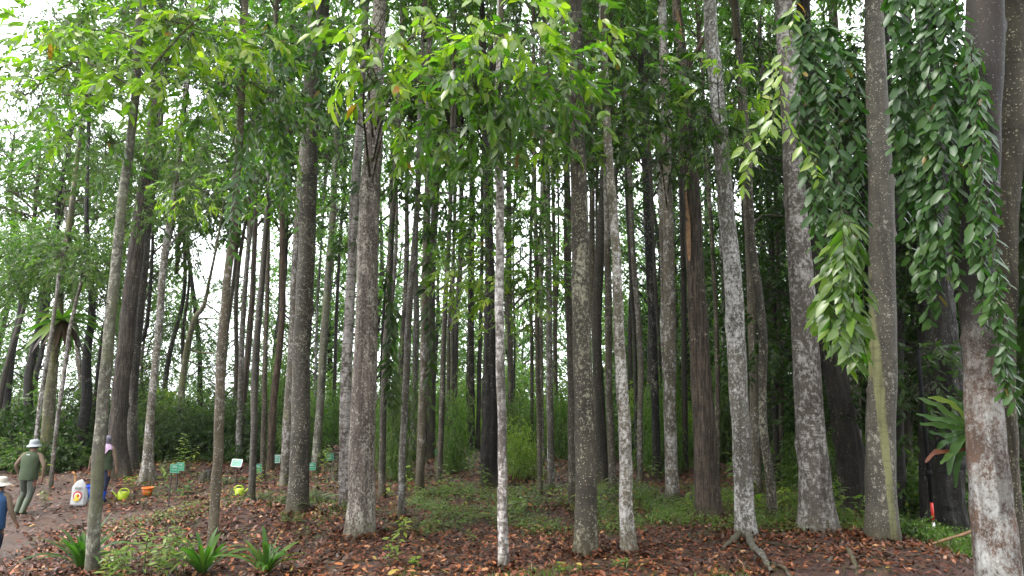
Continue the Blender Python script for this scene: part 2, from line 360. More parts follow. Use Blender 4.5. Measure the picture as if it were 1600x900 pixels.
def spray_points(r, C, R, n, k, L, droop, slen=.45, gap=.15, down=.25):
    """n sprays of k leaves inside the ellipsoid C,R. returns P,D,U of the leaves and spray roots"""
    q = nrm(r.normal(size=(n * 3, 3))) * (r.uniform(0, 1, (n * 3, 1)) ** .45)
    pp = C + q * R
    f = np.sin(pp[:, 0] * 2.6 + 1.7 * np.sin(pp[:, 2] * 1.9)) + np.sin(pp[:, 2] * 3.1 + 2 * np.sin(pp[:, 1] * 2.2)) + np.sin(pp[:, 1] * 2.9 + pp[:, 0] * 1.3)
    ok = np.where(f > -3 + gap * 6 * .6 + r.normal(0, .25, len(f)))[0]
    if len(ok) < 3: ok = np.arange(len(pp))
    ok = ok[:n]; pp = pp[ok]; q = q[ok]; n = len(pp)
    T = nrm(q * np.array([1, 1, .35]) + r.normal(0, .45, (n, 3)) + np.array([0, 0, -down]))
    t = .35 + .65 * (np.arange(k) + .6) / k
    A = pp[:, None] + T[:, None] * (t[None, :, None] * slen) + np.array([0, 0, -1.]) * (t[None, :, None] ** 2) * slen * .35
    S = nrm(np.cross(T, np.array([0, 0, 1.])))
    sg = np.where(np.arange(k) % 2, 1., -1.)[None, :, None]
    D = T[:, None] * (.45 + .5 * t[None, :, None]) + S[:, None] * sg * .75 + np.array([0, 0, -droop]) * r.uniform(.1, 1.3, (n, 1, 1)) + r.normal(0, .28, (n, k, 3))
    U = np.array([0, 0, 1.]) + r.normal(0, .6, (n, k, 3)) - np.array([0, .1, 0])
    return A.reshape(-1, 3), D.reshape(-1, 3), U.reshape(-1, 3), pp, T

def crown(tree, base, P, Rr, clumps, seed, bmat, singles=0):
    """clumps: dicts px,py,rx,ry (photo px), Y, dy, cov, pal, L, k, droop. One branch part per clump, one foliage part per palette, nearest leaves single"""
    r = np.random.default_rng(seed); fol = {}; base = np.array(base)
    for c in clumps:
        Y = c['Y']; C = np.array(at(c['px'], c['py'], Y)); s = Y / FPX; c['L'] = c['L'] * (1.42 if c['Y'] < 10.6 else 1.22)
        R = np.array([c['rx'] * s, c.get('dy', .9), c['ry'] * s]); L = c.get('L', .13); pal = c.get('pal', 'green'); k = c.get('k', 8)
        lpx = (L / s) ** 2 * .36 * .62
        nl = 1.6 * c.get('cov', 1.6) * PI * c['rx'] * c['ry'] / lpx
        n = max(3, int(1.1 * nl / k)); A, D, U, pp, T = spray_points(r, C, R, n, k, L, c.get('droop', .5), slen=L * 2.3, gap=c.get('gap', .25))
        lod = 2 if Y < 10.5 else 1 if Y < 17 else 0
        tint = np.clip(np.repeat(r.normal(.5, .18, len(pp)), k) + r.normal(0, .16, len(A)) + .15 * (r.random(len(A)) < .04), 0, .94)
        tint[r.random(len(A)) < .002] = .99
        fol.setdefault((pal, lod), []).append((A - base, D, U, r.uniform(.75, 1.2, len(A)) * L, tint))
        # the branch: from the trunk towards the clump, with side limbs to some of the sprays
        dz = P[:, 2] + base[2] - (C[2] - .1 * np.linalg.norm(C[:2] - base[:2]))
        i = int(np.argmin(np.abs(dz))); i = min(max(i, 3), len(P) - 2)
        a = P[i]; e = C - base; mid = (a + e) / 2 + np.array([0, 0, .18 * np.linalg.norm(e - a)]) + r.normal(0, .08, 3)
        br = MB(); cl = catmull([a, mid, e], 12); r0 = min(Rr[i] * .3, .007 + .005 * np.linalg.norm(e - a)) ; 
        br.tube(cl, np.linspace(r0, max(.005, r0 * .4), 12), 6)
        sel = r.choice(len(pp), min(len(pp), c.get('nb', 14)), replace=False)
        for q in sel:
            en = pp[q] - base; st = cl[int(r.integers(5, 12))]; m2 = (st + en) / 2 + r.normal(0, .06, 3) + np.array([0, 0, .05])
            c2 = catmull([st, m2, en, en + T[q] * L * 2.6 - np.array([0, 0, L * .6])], 8); br.tube(c2, np.linspace(max(.004, r0 * .35), .0022, 8), 4)
        br.build('branch', tree, bmat)
    for (pal, lod), G in fol.items():
        A, D, U, LL, tt = [np.concatenate([g[i] for g in G]) for i in range(5)]
        if singles and lod == 2:
            d = np.linalg.norm(A + base - np.array([0, 0, CZ]), axis=1); o = np.argsort(d); m = min(singles, len(o)); singles -= m
            one, rest = o[:m], o[m:]
            single_leaves(A[one], D[one], U[one], LL[one], tt[one], pal, tree)
            A, D, U, LL, tt = A[rest], D[rest], U[rest], LL[rest], tt[rest]
        if len(A):
            f = link('foliage', leaves('foliage', A, D, U, LL, LL * r.uniform(.34, .44, len(LL)), tt, lod, curl=r.uniform(.05, .35, len(LL))), tree, LF[pal]); f['kind'] = 'stuff'

CROWNS = {}
def top_crown(tree, e, rad, hgt, pal, seed):
    """a crown over the end of a trunk; meshes are shared by alike trees"""
    key = (pal, seed % 4)
    if key not in CROWNS:
        r = np.random.default_rng(100 + seed % 4 + len(pal)); A, D, U = [], [], []
        br = MB()
        for j in range(11):
            an = j * 2.4 + r.uniform(-.4, .4); zz = -.55 + 1.1 * j / 10; rr = .78 * math.sqrt(max(.1, 1 - zz * zz * .8))
            C = np.array([math.cos(an) * rr * .75, math.sin(an) * rr * .75, zz]); Rc = np.array([.33, .33, .22])
            a, d, u, pp, T = spray_points(r, C, Rc, 26, 9, .07, .45, slen=.2, gap=.1); A.append(a); D.append(d); U.append(u)
            st = np.array([0, 0, max(-1.2, zz - .45)]); br.tube(catmull([st, (st + C) / 2 + [0, 0, .06], C], 8), np.linspace(.018, .005, 8), 4)
            for q in range(4):
                br.tube(catmull([C * .75 + st * .25, (C + pp[q]) / 2, pp[q] + T[q] * .15], 6), np.linspace(.007, .002, 6), 3)
        br.tube(np.array([[0, 0, -1.3], [.02, 0, -.3], [0, .03, .9]]), np.array([.03, .022, .004]), 6)
        A, D, U = map(np.concatenate, (A, D, U)); n = len(A)
        tt = np.clip(r.normal(.5, .22, n), 0, .97)
        LL = r.uniform(.06, .095, n)
        CROWNS[key] = (leaves('foliage', A, D, U, LL, LL * .42, tt, 0, curl=.2), br)
        CROWNS[key][0].materials.append(LF[pal])
        V = np.concatenate(br.V); bm_ = mesh_np('branches', V, [np.concatenate(f) for f in br.F.values()], None, True); bm_.materials.append(BK['twig'])
        CROWNS[key] = (CROWNS[key][0], bm_)
    fm, bm_ = CROWNS[key]; rot = seed * 1.7
    for nm, me in (('foliage', fm), ('branch', bm_)):
        o = bpy.data.objects.new(nm, me); COL.objects.link(o); o.parent = tree; o.location = e; o.scale = (rad, rad, hgt); o.rotation_euler.z = rot
        if nm == 'foliage': o['kind'] = 'stuff'

NTREE = [0]
def make_tree(pts, bk, label, clumps=(), top=None, crad=1.9, chgt=2.2, cpal='green', Y=None, sides=None, ridge=0, nr=9, flare=.3, lump=.06, group=None, singles=0, name='tree', limbs=(), crown_on=True, lobes=5, bendy=0.):
    """pts: (px, py, width px) up the trunk, the first at the foot"""
    NTREE[0] += 1; sd = NTREE[0]
    g = on_ground(pts[0][0], pts[0][1])
    if Y is not None:
        p = at(pts[0][0], pts[0][1], Y); g = Vector((p.x, Y, gzs(p.x, Y)))
    else: Y = g.y
    base = np.array(g) - np.array([0, 0, .12]); s = Y / FPX
    if top is None: top = min(max(2.35 + .575 * Y + 2.8, 10), 14.5)
    W = [np.array(at(a, b, Y)) for a, b, _ in pts]; W[0] = np.array([W[0][0], Y, base[2]])
    R = [c * s / 2 for _, _, c in pts]
    d = W[-1] - W[-2]; d = d / np.linalg.norm(d); d = nrm((d + np.array([0, 0, 1.0])) / 2)
    if W[-1][2] < top:
        ln = top - W[-1][2]; W.append(W[-1] + d * ln); R.append(max(R[-1] * max(.35, 1 - ln * .07), .012))
    H = sum(np.linalg.norm(W[i + 1] - W[i]) for i in range(len(W) - 1))
    n = int(H / (.16 if Y < 16 else .3)) + 4
    if ridge or Y < 12: n = int(H / .09)
    cl = catmull(W, n); u = np.linspace(0, len(W) - 1, n)
    wob = np.stack([np.sin(u * 2.3 + sd), np.sin(u * 3.1 + sd * 2), 0 * u], 1) * (.010 + bendy) + np.stack([np.sin(u * 7.3 + sd), np.sin(u * 6.1 + sd * 2), 0 * u], 1) * .004
    wob[0] = 0
    cl = cl + wob; rad = np.interp(u, np.arange(len(R)), R)
    t = root(name, g, label, 'tree', group); P = cl - np.array(g)
    sides = sides or (28 if R[0] > .12 else 16 if R[0] > .05 else 10)
    me = trunk_mesh(P, rad, sides, sd, lump, ridge, nr, flare, lobes); link('trunk', me, t, BK[bk])
    if crown_on: top_crown(t, P[-1] - np.array([0, 0, .3]), crad, chgt, cpal, sd)
    if clumps: crown(t, g, P, rad, clumps, 1000 + sd, BK['twig'], singles)
    for pl, w0 in limbs:
        q = np.array([np.array(at(a, b_, Y)) for a, b_ in pl]) - np.array(g); q = catmull(q, 14)
        MB().tube(q + np.cumsum(np.random.default_rng(sd).normal(0, .006, (14, 3)), 0), np.linspace(w0 * s / 2, w0 * s / 5, 14), 8).build('branch', t, BK[bk])
    # dead stubs and twigs along the stem
    r = np.random.default_rng(500 + sd)
    for _ in range(int(r.integers(0, 3)) if Y < 20 else 0):
        i = int(r.uniform(.35, .8) * len(P)); an = r.uniform(0, 6.28); l = r.uniform(.15, .7)
        a = P[i]; e = a + np.array([math.cos(an) * l, math.sin(an) * l, r.uniform(.05, .4) * l]); b = MB()
        b.tube(catmull([a, (a + e) / 2 + r.normal(0, .03, 3), e], 6), np.linspace(max(.006, rad[i] * .16), .003, 6), 5); b.build('branch', t, BK['twig'])
    return t, P, rad, Y
def C(px, py, rx, ry, Y, pal='green', cov=1.6, L=.13, dy=.9, droop=.5, gap=.25, k=8, nb=14):
    return dict(px=px, py=py, rx=rx, ry=ry, Y=Y, pal=pal, cov=cov, L=L, dy=dy, droop=droop, gap=gap, k=k, nb=nb + 12)

# ------------------------------------------------------------------ the ground, one sheet out to the far side of the valley
def axis(lo, hi, step, far, g=1.28):
    a = list(np.arange(lo, hi + 1e-6, step)); s = step; b = a[-1]
    while b < far[1]: s *= g; b += s; a.append(b)
    s = step; b = a[0]; pre = []
    while b > far[0]: s *= g; b -= s; pre.append(b)
    return np.array(pre[::-1] + a)
gx = axis(-15, 14, .11, (-420, 420)); gy = axis(6.2, 33, .11, (-60, 520))
XX, YY = np.meshgrid(gx, gy); ZZ = gz(XX, YY)
ZZ = ZZ + (.015 * snoise(XX, YY, 21, 3) + .01 * snoise(XX, YY, 37, 11)) * (np.abs(YY - 18) < 16)
nx, ny = len(gx), len(gy); ii = np.arange(ny - 1)[:, None] * nx; jj = np.arange(nx - 1)[None]
gf = np.stack([ii + jj, ii + jj + 1, ii + nx + jj + 1, ii + nx + jj], -1).reshape(-1, 4)
gme = mesh_np('ground', np.stack([XX, YY, ZZ], -1).reshape(-1, 3), [gf], path_mask(XX, YY).ravel(), True)
m, t, p, o = nmat('forest_soil'); tc = N(t, 'ShaderNodeTexCoord'); v = tc.outputs['Object']
pa = N(t, 'ShaderNodeAttribute', attribute_name='tint').outputs['Fac']
n1 = noise_(t, v, 1.1, 6, .65); n2 = noise_(t, v, 9, 8, .7); n3 = noise_(t, v, 60, 5, .7)
c = mix(t, ramp(t, n2, [(.35, 0), (.65, 1)]), (.018, .010, .007), (.065, .027, .018))
vo = N(t, 'ShaderNodeTexVoronoi'); vo.inputs['Scale'].default_value = 13; t.links.new(v, vo.inputs['Vector'])
lit = ramp(t, vo.outputs['Color'], [(0, (.03, .013, .009)), (.4, (.05, .018, .012)), (.75, (.08, .028, .016)), (1, (.14, .055, .028))])
c = mix(t, .65, c, lit)
c = mix(t, mth(t, 'MULTIPLY', ramp(t, n1, [(.52, 0), (.66, 1)]), .55), c, (.05, .075, .022))
soil = mix(t, ramp(t, n2, [(.3, 0), (.7, 1)]), (.05, .026, .017), (.11, .055, .032))
soil = mix(t, ramp(t, n1, [(.4, 0), (.65, .7)]), soil, (.06, .045, .036))
c = mix(t, ramp(t, mth(t, 'ADD', pa, mth(t, 'MULTIPLY', mth(t, 'SUBTRACT', n2, .5), .7)), [(.4, 0), (.6, 1)]), c, soil)
t.links.new(c, p.inputs['Base Color']); t.links.new(ramp(t, n2, [(.3, .55), (.7, .85)]), p.inputs['Roughness'])
b = N(t, 'ShaderNodeBump'); b.inputs['Strength'].default_value = .9; b.inputs['Distance'].default_value = .03
t.links.new(mth(t, 'ADD', n3, mth(t, 'MULTIPLY', n2, 1.5)), b.inputs['Height']); t.links.new(b.outputs[0], p.inputs['Normal'])
ground = link('ground', gme, None, m); tag(ground, 'leaf strewn forest floor of the grove with bare reddish earth', kind='structure')
del ground['label']

# a trodden path sheet, a few mm proud of the soil
# ------------------------------------------------------------------ fallen leaves
def litter(n, x0, x1, y0, y1, seed, clear=.62):
    r = np.random.default_rng(seed); x = r.uniform(x0, x1, n); y = y0 + (y1 - y0) * r.random(n) ** 1.15
    keep = (r.random(n) > path_mask(x, y) * clear) & (r.random(n) < .66 + .7 * snoise(x, y, 2.3, 4) + .5 * snoise(x, y, 5.9, 8))
    # the cut face of the bank holds fewer
    sl = np.abs(gz(x, y + .1) - gz(x, y - .1)) / .2
    keep &= r.random(n) > np.clip((sl - .22) * 2.4, 0, .93) * ((x > 3.2) & (y < 10.4))
    keep &= ~((y > 12.4) & (y < 17.5) & (x > -2.5) & (x < 7) & (r.random(n) < .5))
    x, y = x[keep], y[keep]; n = len(x); a = r.uniform(0, 6.28, n)
    z = gz(x, y) + .012 + r.random(n) ** 2 * .045
    P = np.stack([x, y, z], -1); D = np.stack([np.cos(a), np.sin(a), r.normal(.12, .3, n)], -1)
    U = np.stack([r.normal(0, .42, n), r.normal(0, .42, n) - .1, np.ones(n)], -1)
    tint = np.clip(r.beta(1.6, 2.6, n) + .18 * (r.random(n) < .12), 0, 1)
    return P, D, U, r.uniform(.055, .125, n), tint
r = np.random.default_rng(11)
P, D, U, L, T = litter(78000, -9.5, 9, 7.6, 15, 12)
d = np.linalg.norm(P - np.array([0, 0, CZ]), axis=1); vis = np.array([abs(q[0]) < q[1] * .74 for q in P]) & (P[:, 1] > 8.9) & (L > .1) & (P[:, 2] > gz(P[:, 0], P[:, 1]) + .03)
one = np.where(vis)[0]; one = one[np.argsort(d[one])][:300]; rest = np.setdiff1d(np.arange(len(P)), one)
single_leaves(P[one] + [0, 0, .012], D[one], U[one], L[one] * 1.15, T[one] * 1.1, 'dry', ground, 'fallen_leaf')
P, D, U, L, T = [a[rest] for a in (P, D, U, L, T)]
lo = link('leaf_litter', leaves('leaf_litter', P, D, U, L, L * r.uniform(.36, .5, len(L)), T, 1, curl=r.uniform(-.35, .35, len(L)), smooth=False), None, LF['dry'])
tag(lo, kind='stuff')
P, D, U, L, T = litter(120000, -15, 16, 14.5, 33, 13)
lo = link('leaf_litter', leaves('leaf_litter', P, D, U, L * 1.25, L * .55, T, 0, curl=0), None, LF['dry']); tag(lo, kind='stuff')

# ------------------------------------------------------------------ low herbs and grass
def herbs(name, n, fx, size, hmax, pal, seed, blade=False):
    r = np.random.default_rng(seed); x, y = fx(r, n); n = len(x)
    z = gz(x, y) + r.random(n) ** 1.6 * hmax
    P = np.stack([x, y, z], -1)
    if blade:
        P[:, 2] = gz(x, y) - .01; D = np.stack([r.normal(0, .35, n), r.normal(0, .35, n), np.ones(n)], -1); U = np.stack([r.normal(0, 1, n), r.normal(0, 1, n), .2 * np.ones(n)], -1)
        L = r.uniform(.5, 1.2, n) * size; W = L * .05 + .002; cu = .35
    else:
        a = r.uniform(0, 6.28, n); D = np.stack([np.cos(a), np.sin(a), r.normal(.15, .35, n)], -1); U = np.stack([r.normal(0, .35, n), r.normal(0, .35, n) - .15, np.ones(n)], -1)
        L = r.uniform(.6, 1.3, n) * size; W = L * .5; cu = .15
    o = link(name, leaves(name, P, D, U, L, W, np.clip(r.normal(.5, .2, n), 0, 1), 0 if not blade else 1, curl=cu), None, LF[pal]); return tag(o, kind='stuff')
def patchy(x0, x1, y0, y1, thr, f=1.3, k=6):
    def g(r, n):
        x = r.uniform(x0, x1, n); y = r.uniform(y0, y1, n); q = snoise(x, y, f, k) + .5 * snoise(x, y, f * 3.1, k + 5) + r.normal(0, .12, n)
        ok = (q > thr) & (path_mask(x, y) < .4); return x[ok], y[ok]
    return g
herbs('ground_cover', 52000, patchy(-2.2, 6.6, 12.0, 17.6, -.05, 1.9), .055, .2, 'herb', 31)
herbs('ground_cover', 15000, patchy(-7, -2, 11.5, 17, .25), .05, .18, 'herb', 32)
herbs('ground_cover', 9000, patchy(-9, 8, 8.6, 12.3, .42, 2.1, 9), .035, .06, 'herb', 33)
herbs('ground_cover', 30000, patchy(-15, 17, 17, 32, .1, .8, 2), .07, .3, 'green', 34)
herbs('ground_cover', 9000, patchy(-12, -3, 13, 22, .25, 1.7, 14), .06, .22, 'herb', 39)
herbs('ground_cover', 22000, patchy(6.8, 12, 10.6, 18, -.35), .055, .3, 'herb', 35)
herbs('grass', 6500, patchy(6.7, 11, 9.2, 14, -.1, 2), .26, 0, 'green', 36, True)
herbs('grass', 4200, patchy(-1.5, 3.5, 8.8, 9.7, .15, 3, 8), .12, 0, 'herb', 37, True)
herbs('grass', 5000, patchy(2, 6.5, 12.6, 16, .0, 2, 12), .2, 0, 'herb', 38, True)

# ------------------------------------------------------------------ the trees of the grove
T_ = make_tree
# -- towards the left edge
T_([(142, 899, 19), (152, 760, 18), (160, 640, 17), (170, 520, 16), (183, 400, 15), (197, 270, 14), (210, 150, 13), (222, 0, 11)], 'moss',
   'slim mossy grey trunk standing in front of the person in the lilac headscarf', limbs=[([(206, 180), (170, 168), (120, 150), (60, 150)], 4), ([(212, 140), (250, 90), (290, 50), (330, 10)], 5), ([(216, 80), (190, 60), (150, 30)], 4)], singles=300, clumps=[
   C(110, 60, 110, 65, 9.6, 'lime', 1.0, .13), C(40, 150, 70, 60, 10, 'lime', .8, .13), C(215, 120, 80, 50, 9.2, 'lime', 1.0, .13),
   C(300, 40, 90, 50, 9.4, 'lime', 1.1, .13), C(150, 215, 70, 45, 9.6, 'green', .7, .12), C(290, 130, 70, 45, 9.4, 'lime', .9, .13), C(200, 20, 110, 40, 10, 'mid', 1.1, .12)])
T_([(185, 762, 30), (184, 680, 25), (190, 600, 23), (203, 470, 22), (218, 350, 21), (232, 250, 17), (243, 130, 14)], 'rough', 'thick brown cracked trunk right behind the person in the lilac headscarf', ridge=.10, Y=20, clumps=[
   C(150, 240, 110, 60, 19, 'mid', .8, .12), C(260, 250, 80, 60, 19, 'mid', .7, .12)])
T_([(206, 757, 16), (207, 640, 15), (214, 520, 14), (226, 400, 13), (240, 280, 12), (252, 160, 10)], 'dark', 'darker trunk crossing just behind the thick brown cracked one beside the path', Y=21, crad=2.6, cpal='mid')
T_([(230, 752, 17), (236, 640, 11), (247, 520, 11), (258, 400, 10), (272, 300, 9), (285, 200, 8), (295, 80, 7)], 'white', 'slender pale lichen covered trunk rising above the orange pot', limbs=[([(262, 387), (275, 372), (292, 352)], 4), ([(276, 290), (300, 280), (335, 270)], 4)], flare=.8, clumps=[
   C(290, 190, 90, 70, 17, 'mid', .8, .12), C(330, 100, 80, 60, 16, 'mid', .9, .12), C(230, 330, 60, 35, 18, 'mid', .6, .11), C(100, 110, 130, 80, 18, 'mid', .9, .13)])
T_([(332, 868, 14), (338, 740, 14), (343, 640, 14), (352, 470, 13), (366, 330, 12), (378, 150, 11), (384, 0, 10)], 'mott', 'slim mottled trunk with peeling brown upper bark behind the middle strap leaved plant', limbs=[([(378, 160), (366, 110), (358, 60), (350, 10)], 6), ([(380, 120), (400, 80), (430, 60)], 4)], clumps=[
   C(390, 60, 80, 60, 10, 'lime', 1.0, .13), C(345, 150, 70, 60, 10.3, 'green', .8, .12), C(420, 150, 60, 50, 10.5, 'green', 1.0, .13), C(340, 255, 50, 35, 10.5, 'mid', .6, .12)], singles=200)
T_([(392, 783, 11), (396, 680, 10), (400, 560, 10), (411, 410, 9), (419, 300, 8), (426, 150, 7)], 'mott', 'thin grey trunk beside the second watering can', clumps=[
   C(420, 260, 60, 80, 13.5, 'green', .9, .13), C(440, 90, 60, 70, 13.5, 'green', 1.0, .13), C(310, 300, 80, 40, 14, 'lime', .5, .11)])
T_([(409, 746, 8), (413, 640, 8), (415, 540, 7), (418, 420, 7), (420, 250, 6)], 'spot', 'very thin trunk just behind the thin grey one by the second watering can')
T_([(376, 720, 9), (380, 640, 9), (390, 520, 9), (396, 420, 8), (402, 250, 7)], 'rough', 'reddish brown thin trunk behind the signs, between two slim grey ones', Y=24)
T_([(423, 726, 11), (428, 640, 11), (438, 520, 10), (441, 420, 9), (446, 250, 8)], 'rough', 'brown slightly bent trunk between the sign posts and the big dark spotted trunk', Y=21, bendy=.03)
T_([(447, 757, 17), (452, 640, 16), (458, 520, 15), (465, 380, 14), (473, 240, 13), (482, 80, 11)], 'mott', 'brown mottled trunk leaning close against the big dark spotted one')
T_([(466, 800, 30), (468, 700, 29), (470, 600, 28), (474, 500, 27), (479, 380, 26), (484, 250, 26), (490, 130, 28), (500, 0, 31), (505, -120, 30)], 'spot', 'big dark trunk with pale lichen spots and ferns around its foot', lump=.04, clumps=[
   C(500, 120, 55, 60, 12.2, 'dark', 1.0, .14), C(440, 190, 45, 60, 12, 'green', .9, .13), C(520, 60, 40, 50, 12.5, 'green', .9, .13), C(455, 40, 60, 40, 12.5, 'green', 1, .13)])
T_([(492, 738, 13), (499, 640, 12), (505, 560, 12), (512, 440, 11), (520, 330, 10), (527, 200, 9)], 'moss', 'olive grey trunk leaning over, between the big dark spotted trunk and the grey ringed one', clumps=[C(530, 330, 50, 90, 18, 'green', .9, .13), C(550, 200, 45, 70, 18, 'dark', .9, .13)])
T_([(538, 797, 18), (539, 700, 17), (541, 600, 17), (546, 480, 16), (552, 360, 15), (559, 250, 14), (567, 100, 12), (572, 0, 11)], 'pale', 'straight grey ringed trunk standing close before the widest pinkish trunk', clumps=[
   C(560, 350, 40, 70, 14.5, 'dark', .9, .13), C(520, 240, 40, 70, 15, 'green', .8, .13)])
T_([(562, 838, 44), (565, 760, 39), (568, 640, 37), (572, 500, 35), (576, 380, 33), (581, 250, 29), (586, 150, 26), (592, 40, 23), (596, -80, 20)], 'fiss', 'wide pinkish grey trunk with fine upright cracks, ferny seedlings at its foot', sides=56, ridge=.035, nr=26, singles=300, clumps=[
   C(580, 45, 65, 45, 8.6, 'lime', 1.5, .15, droop=.8), C(590, 125, 60, 40, 8.6, 'lime', 1.2, .15, droop=.8), C(670, 40, 70, 50, 8.8, 'lime', 1.4, .15, droop=.8), C(620, 190, 35, 40, 9.5, 'lime', .8, .13, droop=.8), C(660, 130, 70, 50, 9.2, 'green', 1.4, .15, droop=.8)])
T_([(597, 777, 11), (599, 660, 10), (603, 540, 10), (609, 420, 10), (616, 300, 9), (622, 180, 8)], 'spot', 'thin trunk hugging the side of the wide pinkish trunk')
T_([(627, 812, 11), (630, 700, 11), (633, 610, 11), (639, 500, 10), (646, 400, 10), (652, 300, 9), (657, 180, 8)], 'white', 'thin white blotched trunk rising out of the seedlings', clumps=[C(650, 260, 60, 60, 12.5, 'green', 1.0, .13), C(610, 300, 40, 50, 13, 'dark', .8, .13)])
T_([(656, 768, 13), (660, 640, 13), (663, 520, 13), (666, 400, 12), (668, 280, 11), (670, 150, 10)], 'mott', 'grey trunk with a leafy climber on it, next after the white blotched one', limbs=[([(668, 306), (700, 302), (740, 314), (800, 322)], 5), ([(745, 316), (762, 340), (785, 372), (800, 392)], 4)], clumps=[C(690, 230, 60, 60, 15, 'green', 1.1, .13), C(700, 320, 50, 50, 15, 'dark', .9, .13)])
T_([(686, 752, 9), (690, 640, 9), (694, 520, 8), (700, 400, 8), (704, 280, 7)], 'spot', 'thin trunk beside the small green sign deepest in the grove')
T_([(672, 728, 12), (674, 560, 11), (676, 420, 10), (679, 280, 9)], 'dark', 'dark shadowy trunk behind the climber covered grey one', Y=24)
T_([(706, 730, 6), (707, 560, 6), (709, 400, 5), (710, 300, 5)], 'spot', 'very thin pole like trunk behind the small signs in the middle', Y=22)
T_([(736, 712, 12), (736, 580, 11), (736, 440, 10), (737, 300, 9)], 'black', 'dark straight trunk with a pale tag on it, beside the rough burly trunk', Y=26)
T_([(788, 890, 16), (786, 800, 15), (784, 700, 14), (782, 560, 14), (781, 420, 13), (780, 300, 13), (779, 180, 12), (780, 60, 10)], 'pale', 'slim pale straight trunk nearest the middle of the bank, green algae at its foot', flare=.3, singles=300, clumps=[
   C(770, 50, 70, 50, 7.8, 'lime', 1.1, .14, droop=.8), C(740, 130, 70, 50, 8.2, 'green', 1.5, .14, droop=.8), C(850, 45, 80, 50, 8.2, 'lime', 1.3, .14, droop=.8), C(800, 130, 80, 50, 8.6, 'green', 1.5, .14, droop=.8),
   C(780, 210, 90, 45, 9.3, 'green', 1.3, .13, droop=.8), C(860, 120, 60, 50, 8.6, 'green', 1.2, .14, droop=.8), C(700, 200, 50, 40, 9.0, 'green', 1.1, .13, droop=.8)])
T_([(768, 752, 30), (766, 700, 27), (767, 620, 25), (770, 540, 22), (768, 450, 16), (764, 380, 13)], 'black', 'thick rough blackish trunk with deep furrows in the middle of the grove', ridge=.2, nr=7, Y=18, sides=40, lump=.1)
T_([(758, 738, 13), (760, 640, 12), (762, 520, 12), (764, 420, 12), (766, 280, 10)], 'dark', 'smooth brown trunk rising behind the rough blackish one', Y=20.5)
T_([(797, 706, 9), (797, 560, 9), (796, 420, 9), (795, 280, 8)], 'dark', 'dark thin trunk seen just past the slim pale one', Y=25)
T_([(843, 774, 8), (842, 640, 8), (840, 540, 7), (838, 420, 7), (836, 280, 6)], 'spot', 'thinner of the two slim trunks side by side before the red leaf slope', clumps=[
   C(790, 330, 80, 45, 13, 'green', 1.3, .12), C(740, 420, 70, 45, 12.5, 'lime', 1.1, .12), C(840, 420, 50, 45, 12.5, 'green', 1.4, .12), C(790, 470, 80, 30, 12.5, 'lime', 1.0, .12), C(850, 340, 45, 40, 13, 'green', 1.2, .12), C(700, 370, 50, 50, 14, 'green', 1.1, .12)])
T_([(861, 768, 11), (860, 640, 11), (858, 540, 10), (857, 420, 10), (856, 300, 9), (854, 180, 8)], 'mott', 'stouter of the two slim trunks side by side before the red leaf slope', clumps=[C(850, 250, 70, 50, 14, 'mid', 1.1, .12), C(760, 270, 80, 45, 14.5, 'green', 1.1, .12)])
T_([(870, 712, 7), (868, 560, 7), (866, 420, 6), (864, 280, 6)], 'spot', 'very thin trunk on the far slope behind the two slim side by side ones', Y=26)
T_([(896, 792, 13), (894, 680, 13), (891, 560, 12), (888, 440, 12), (886, 320, 11), (884, 200, 10)], 'dark', 'dark narrow trunk close beside the large spotted trunk', clumps=[C(900, 230, 45, 60, 13.5, 'dark', 1.0, .13)])
T_([(916, 866, 36), (915, 780, 32), (913, 640, 31), (909, 500, 29), (906, 380, 28), (904, 260, 26), (901, 140, 24), (899, 20, 21), (897, -90, 18)], 'spot', 'large straight trunk speckled with lichen, pale ring near its foot', lump=.03, singles=220, clumps=[
   C(930, 60, 60, 55, 10, 'green', 1.2, .13, droop=.8), C(890, 150, 50, 50, 9.7, 'green', 1.3, .13, droop=.8), C(1000, 120, 60, 60, 10.5, 'green', 1.2, .13), C(960, 180, 50, 40, 11, 'dark', 1.2, .13), C(900, 205, 60, 30, 10, 'lime', .8, .12, droop=.8)])
T_([(943, 752, 17), (937, 640, 15), (933, 520, 15), (937, 400, 15), (942, 300, 14), (950, 180, 13), (955, 60, 11)], 'dark', 'dark trunk with a curved swollen foot behind the large speckled one', limbs=[([(950, 290), (962, 268), (978, 240), (990, 198)], 14)], flare=.7, clumps=[C(950, 240, 45, 50, 17, 'dark', 1.0, .13)])
T_([(934, 742, 10), (930, 560, 10), (926, 400, 10), (924, 260, 9)], 'spot', 'brownish trunk almost hidden behind the large speckled one', Y=20)
T_([(957, 768, 12), (953, 640, 11), (951, 520, 11), (949, 400, 11), (948, 260, 10)], 'mott', 'grey trunk seen between the curved foot trunk and the white spotted leaning one')
T_([(984, 862, 24), (980, 800, 20), (976, 700, 19), (972, 600, 18), (967, 500, 17), (962, 400, 15), (957, 310, 14), (950, 220, 13), (945, 120, 11), (942, 20, 10)], 'white', 'pale lichen spotted trunk leaning slightly, painted white at its foot', flare=.5, clumps=[
   C(990, 190, 50, 45, 11.5, 'green', 1.1, .13), C(1030, 100, 55, 50, 11.5, 'dark', 1.2, .13)])
T_([(1003, 755, 9), (1001, 640, 9), (997, 520, 9), (991, 400, 8), (985, 300, 8), (978, 180, 7)], 'mott', 'thin trunk following the white foot trunk, bent near its top', bendy=.03)
T_([(995, 742, 6), (992, 560, 6), (984, 400, 6), (978, 260, 6)], 'dark', 'hair thin dark trunk behind the thin bent one', Y=21)
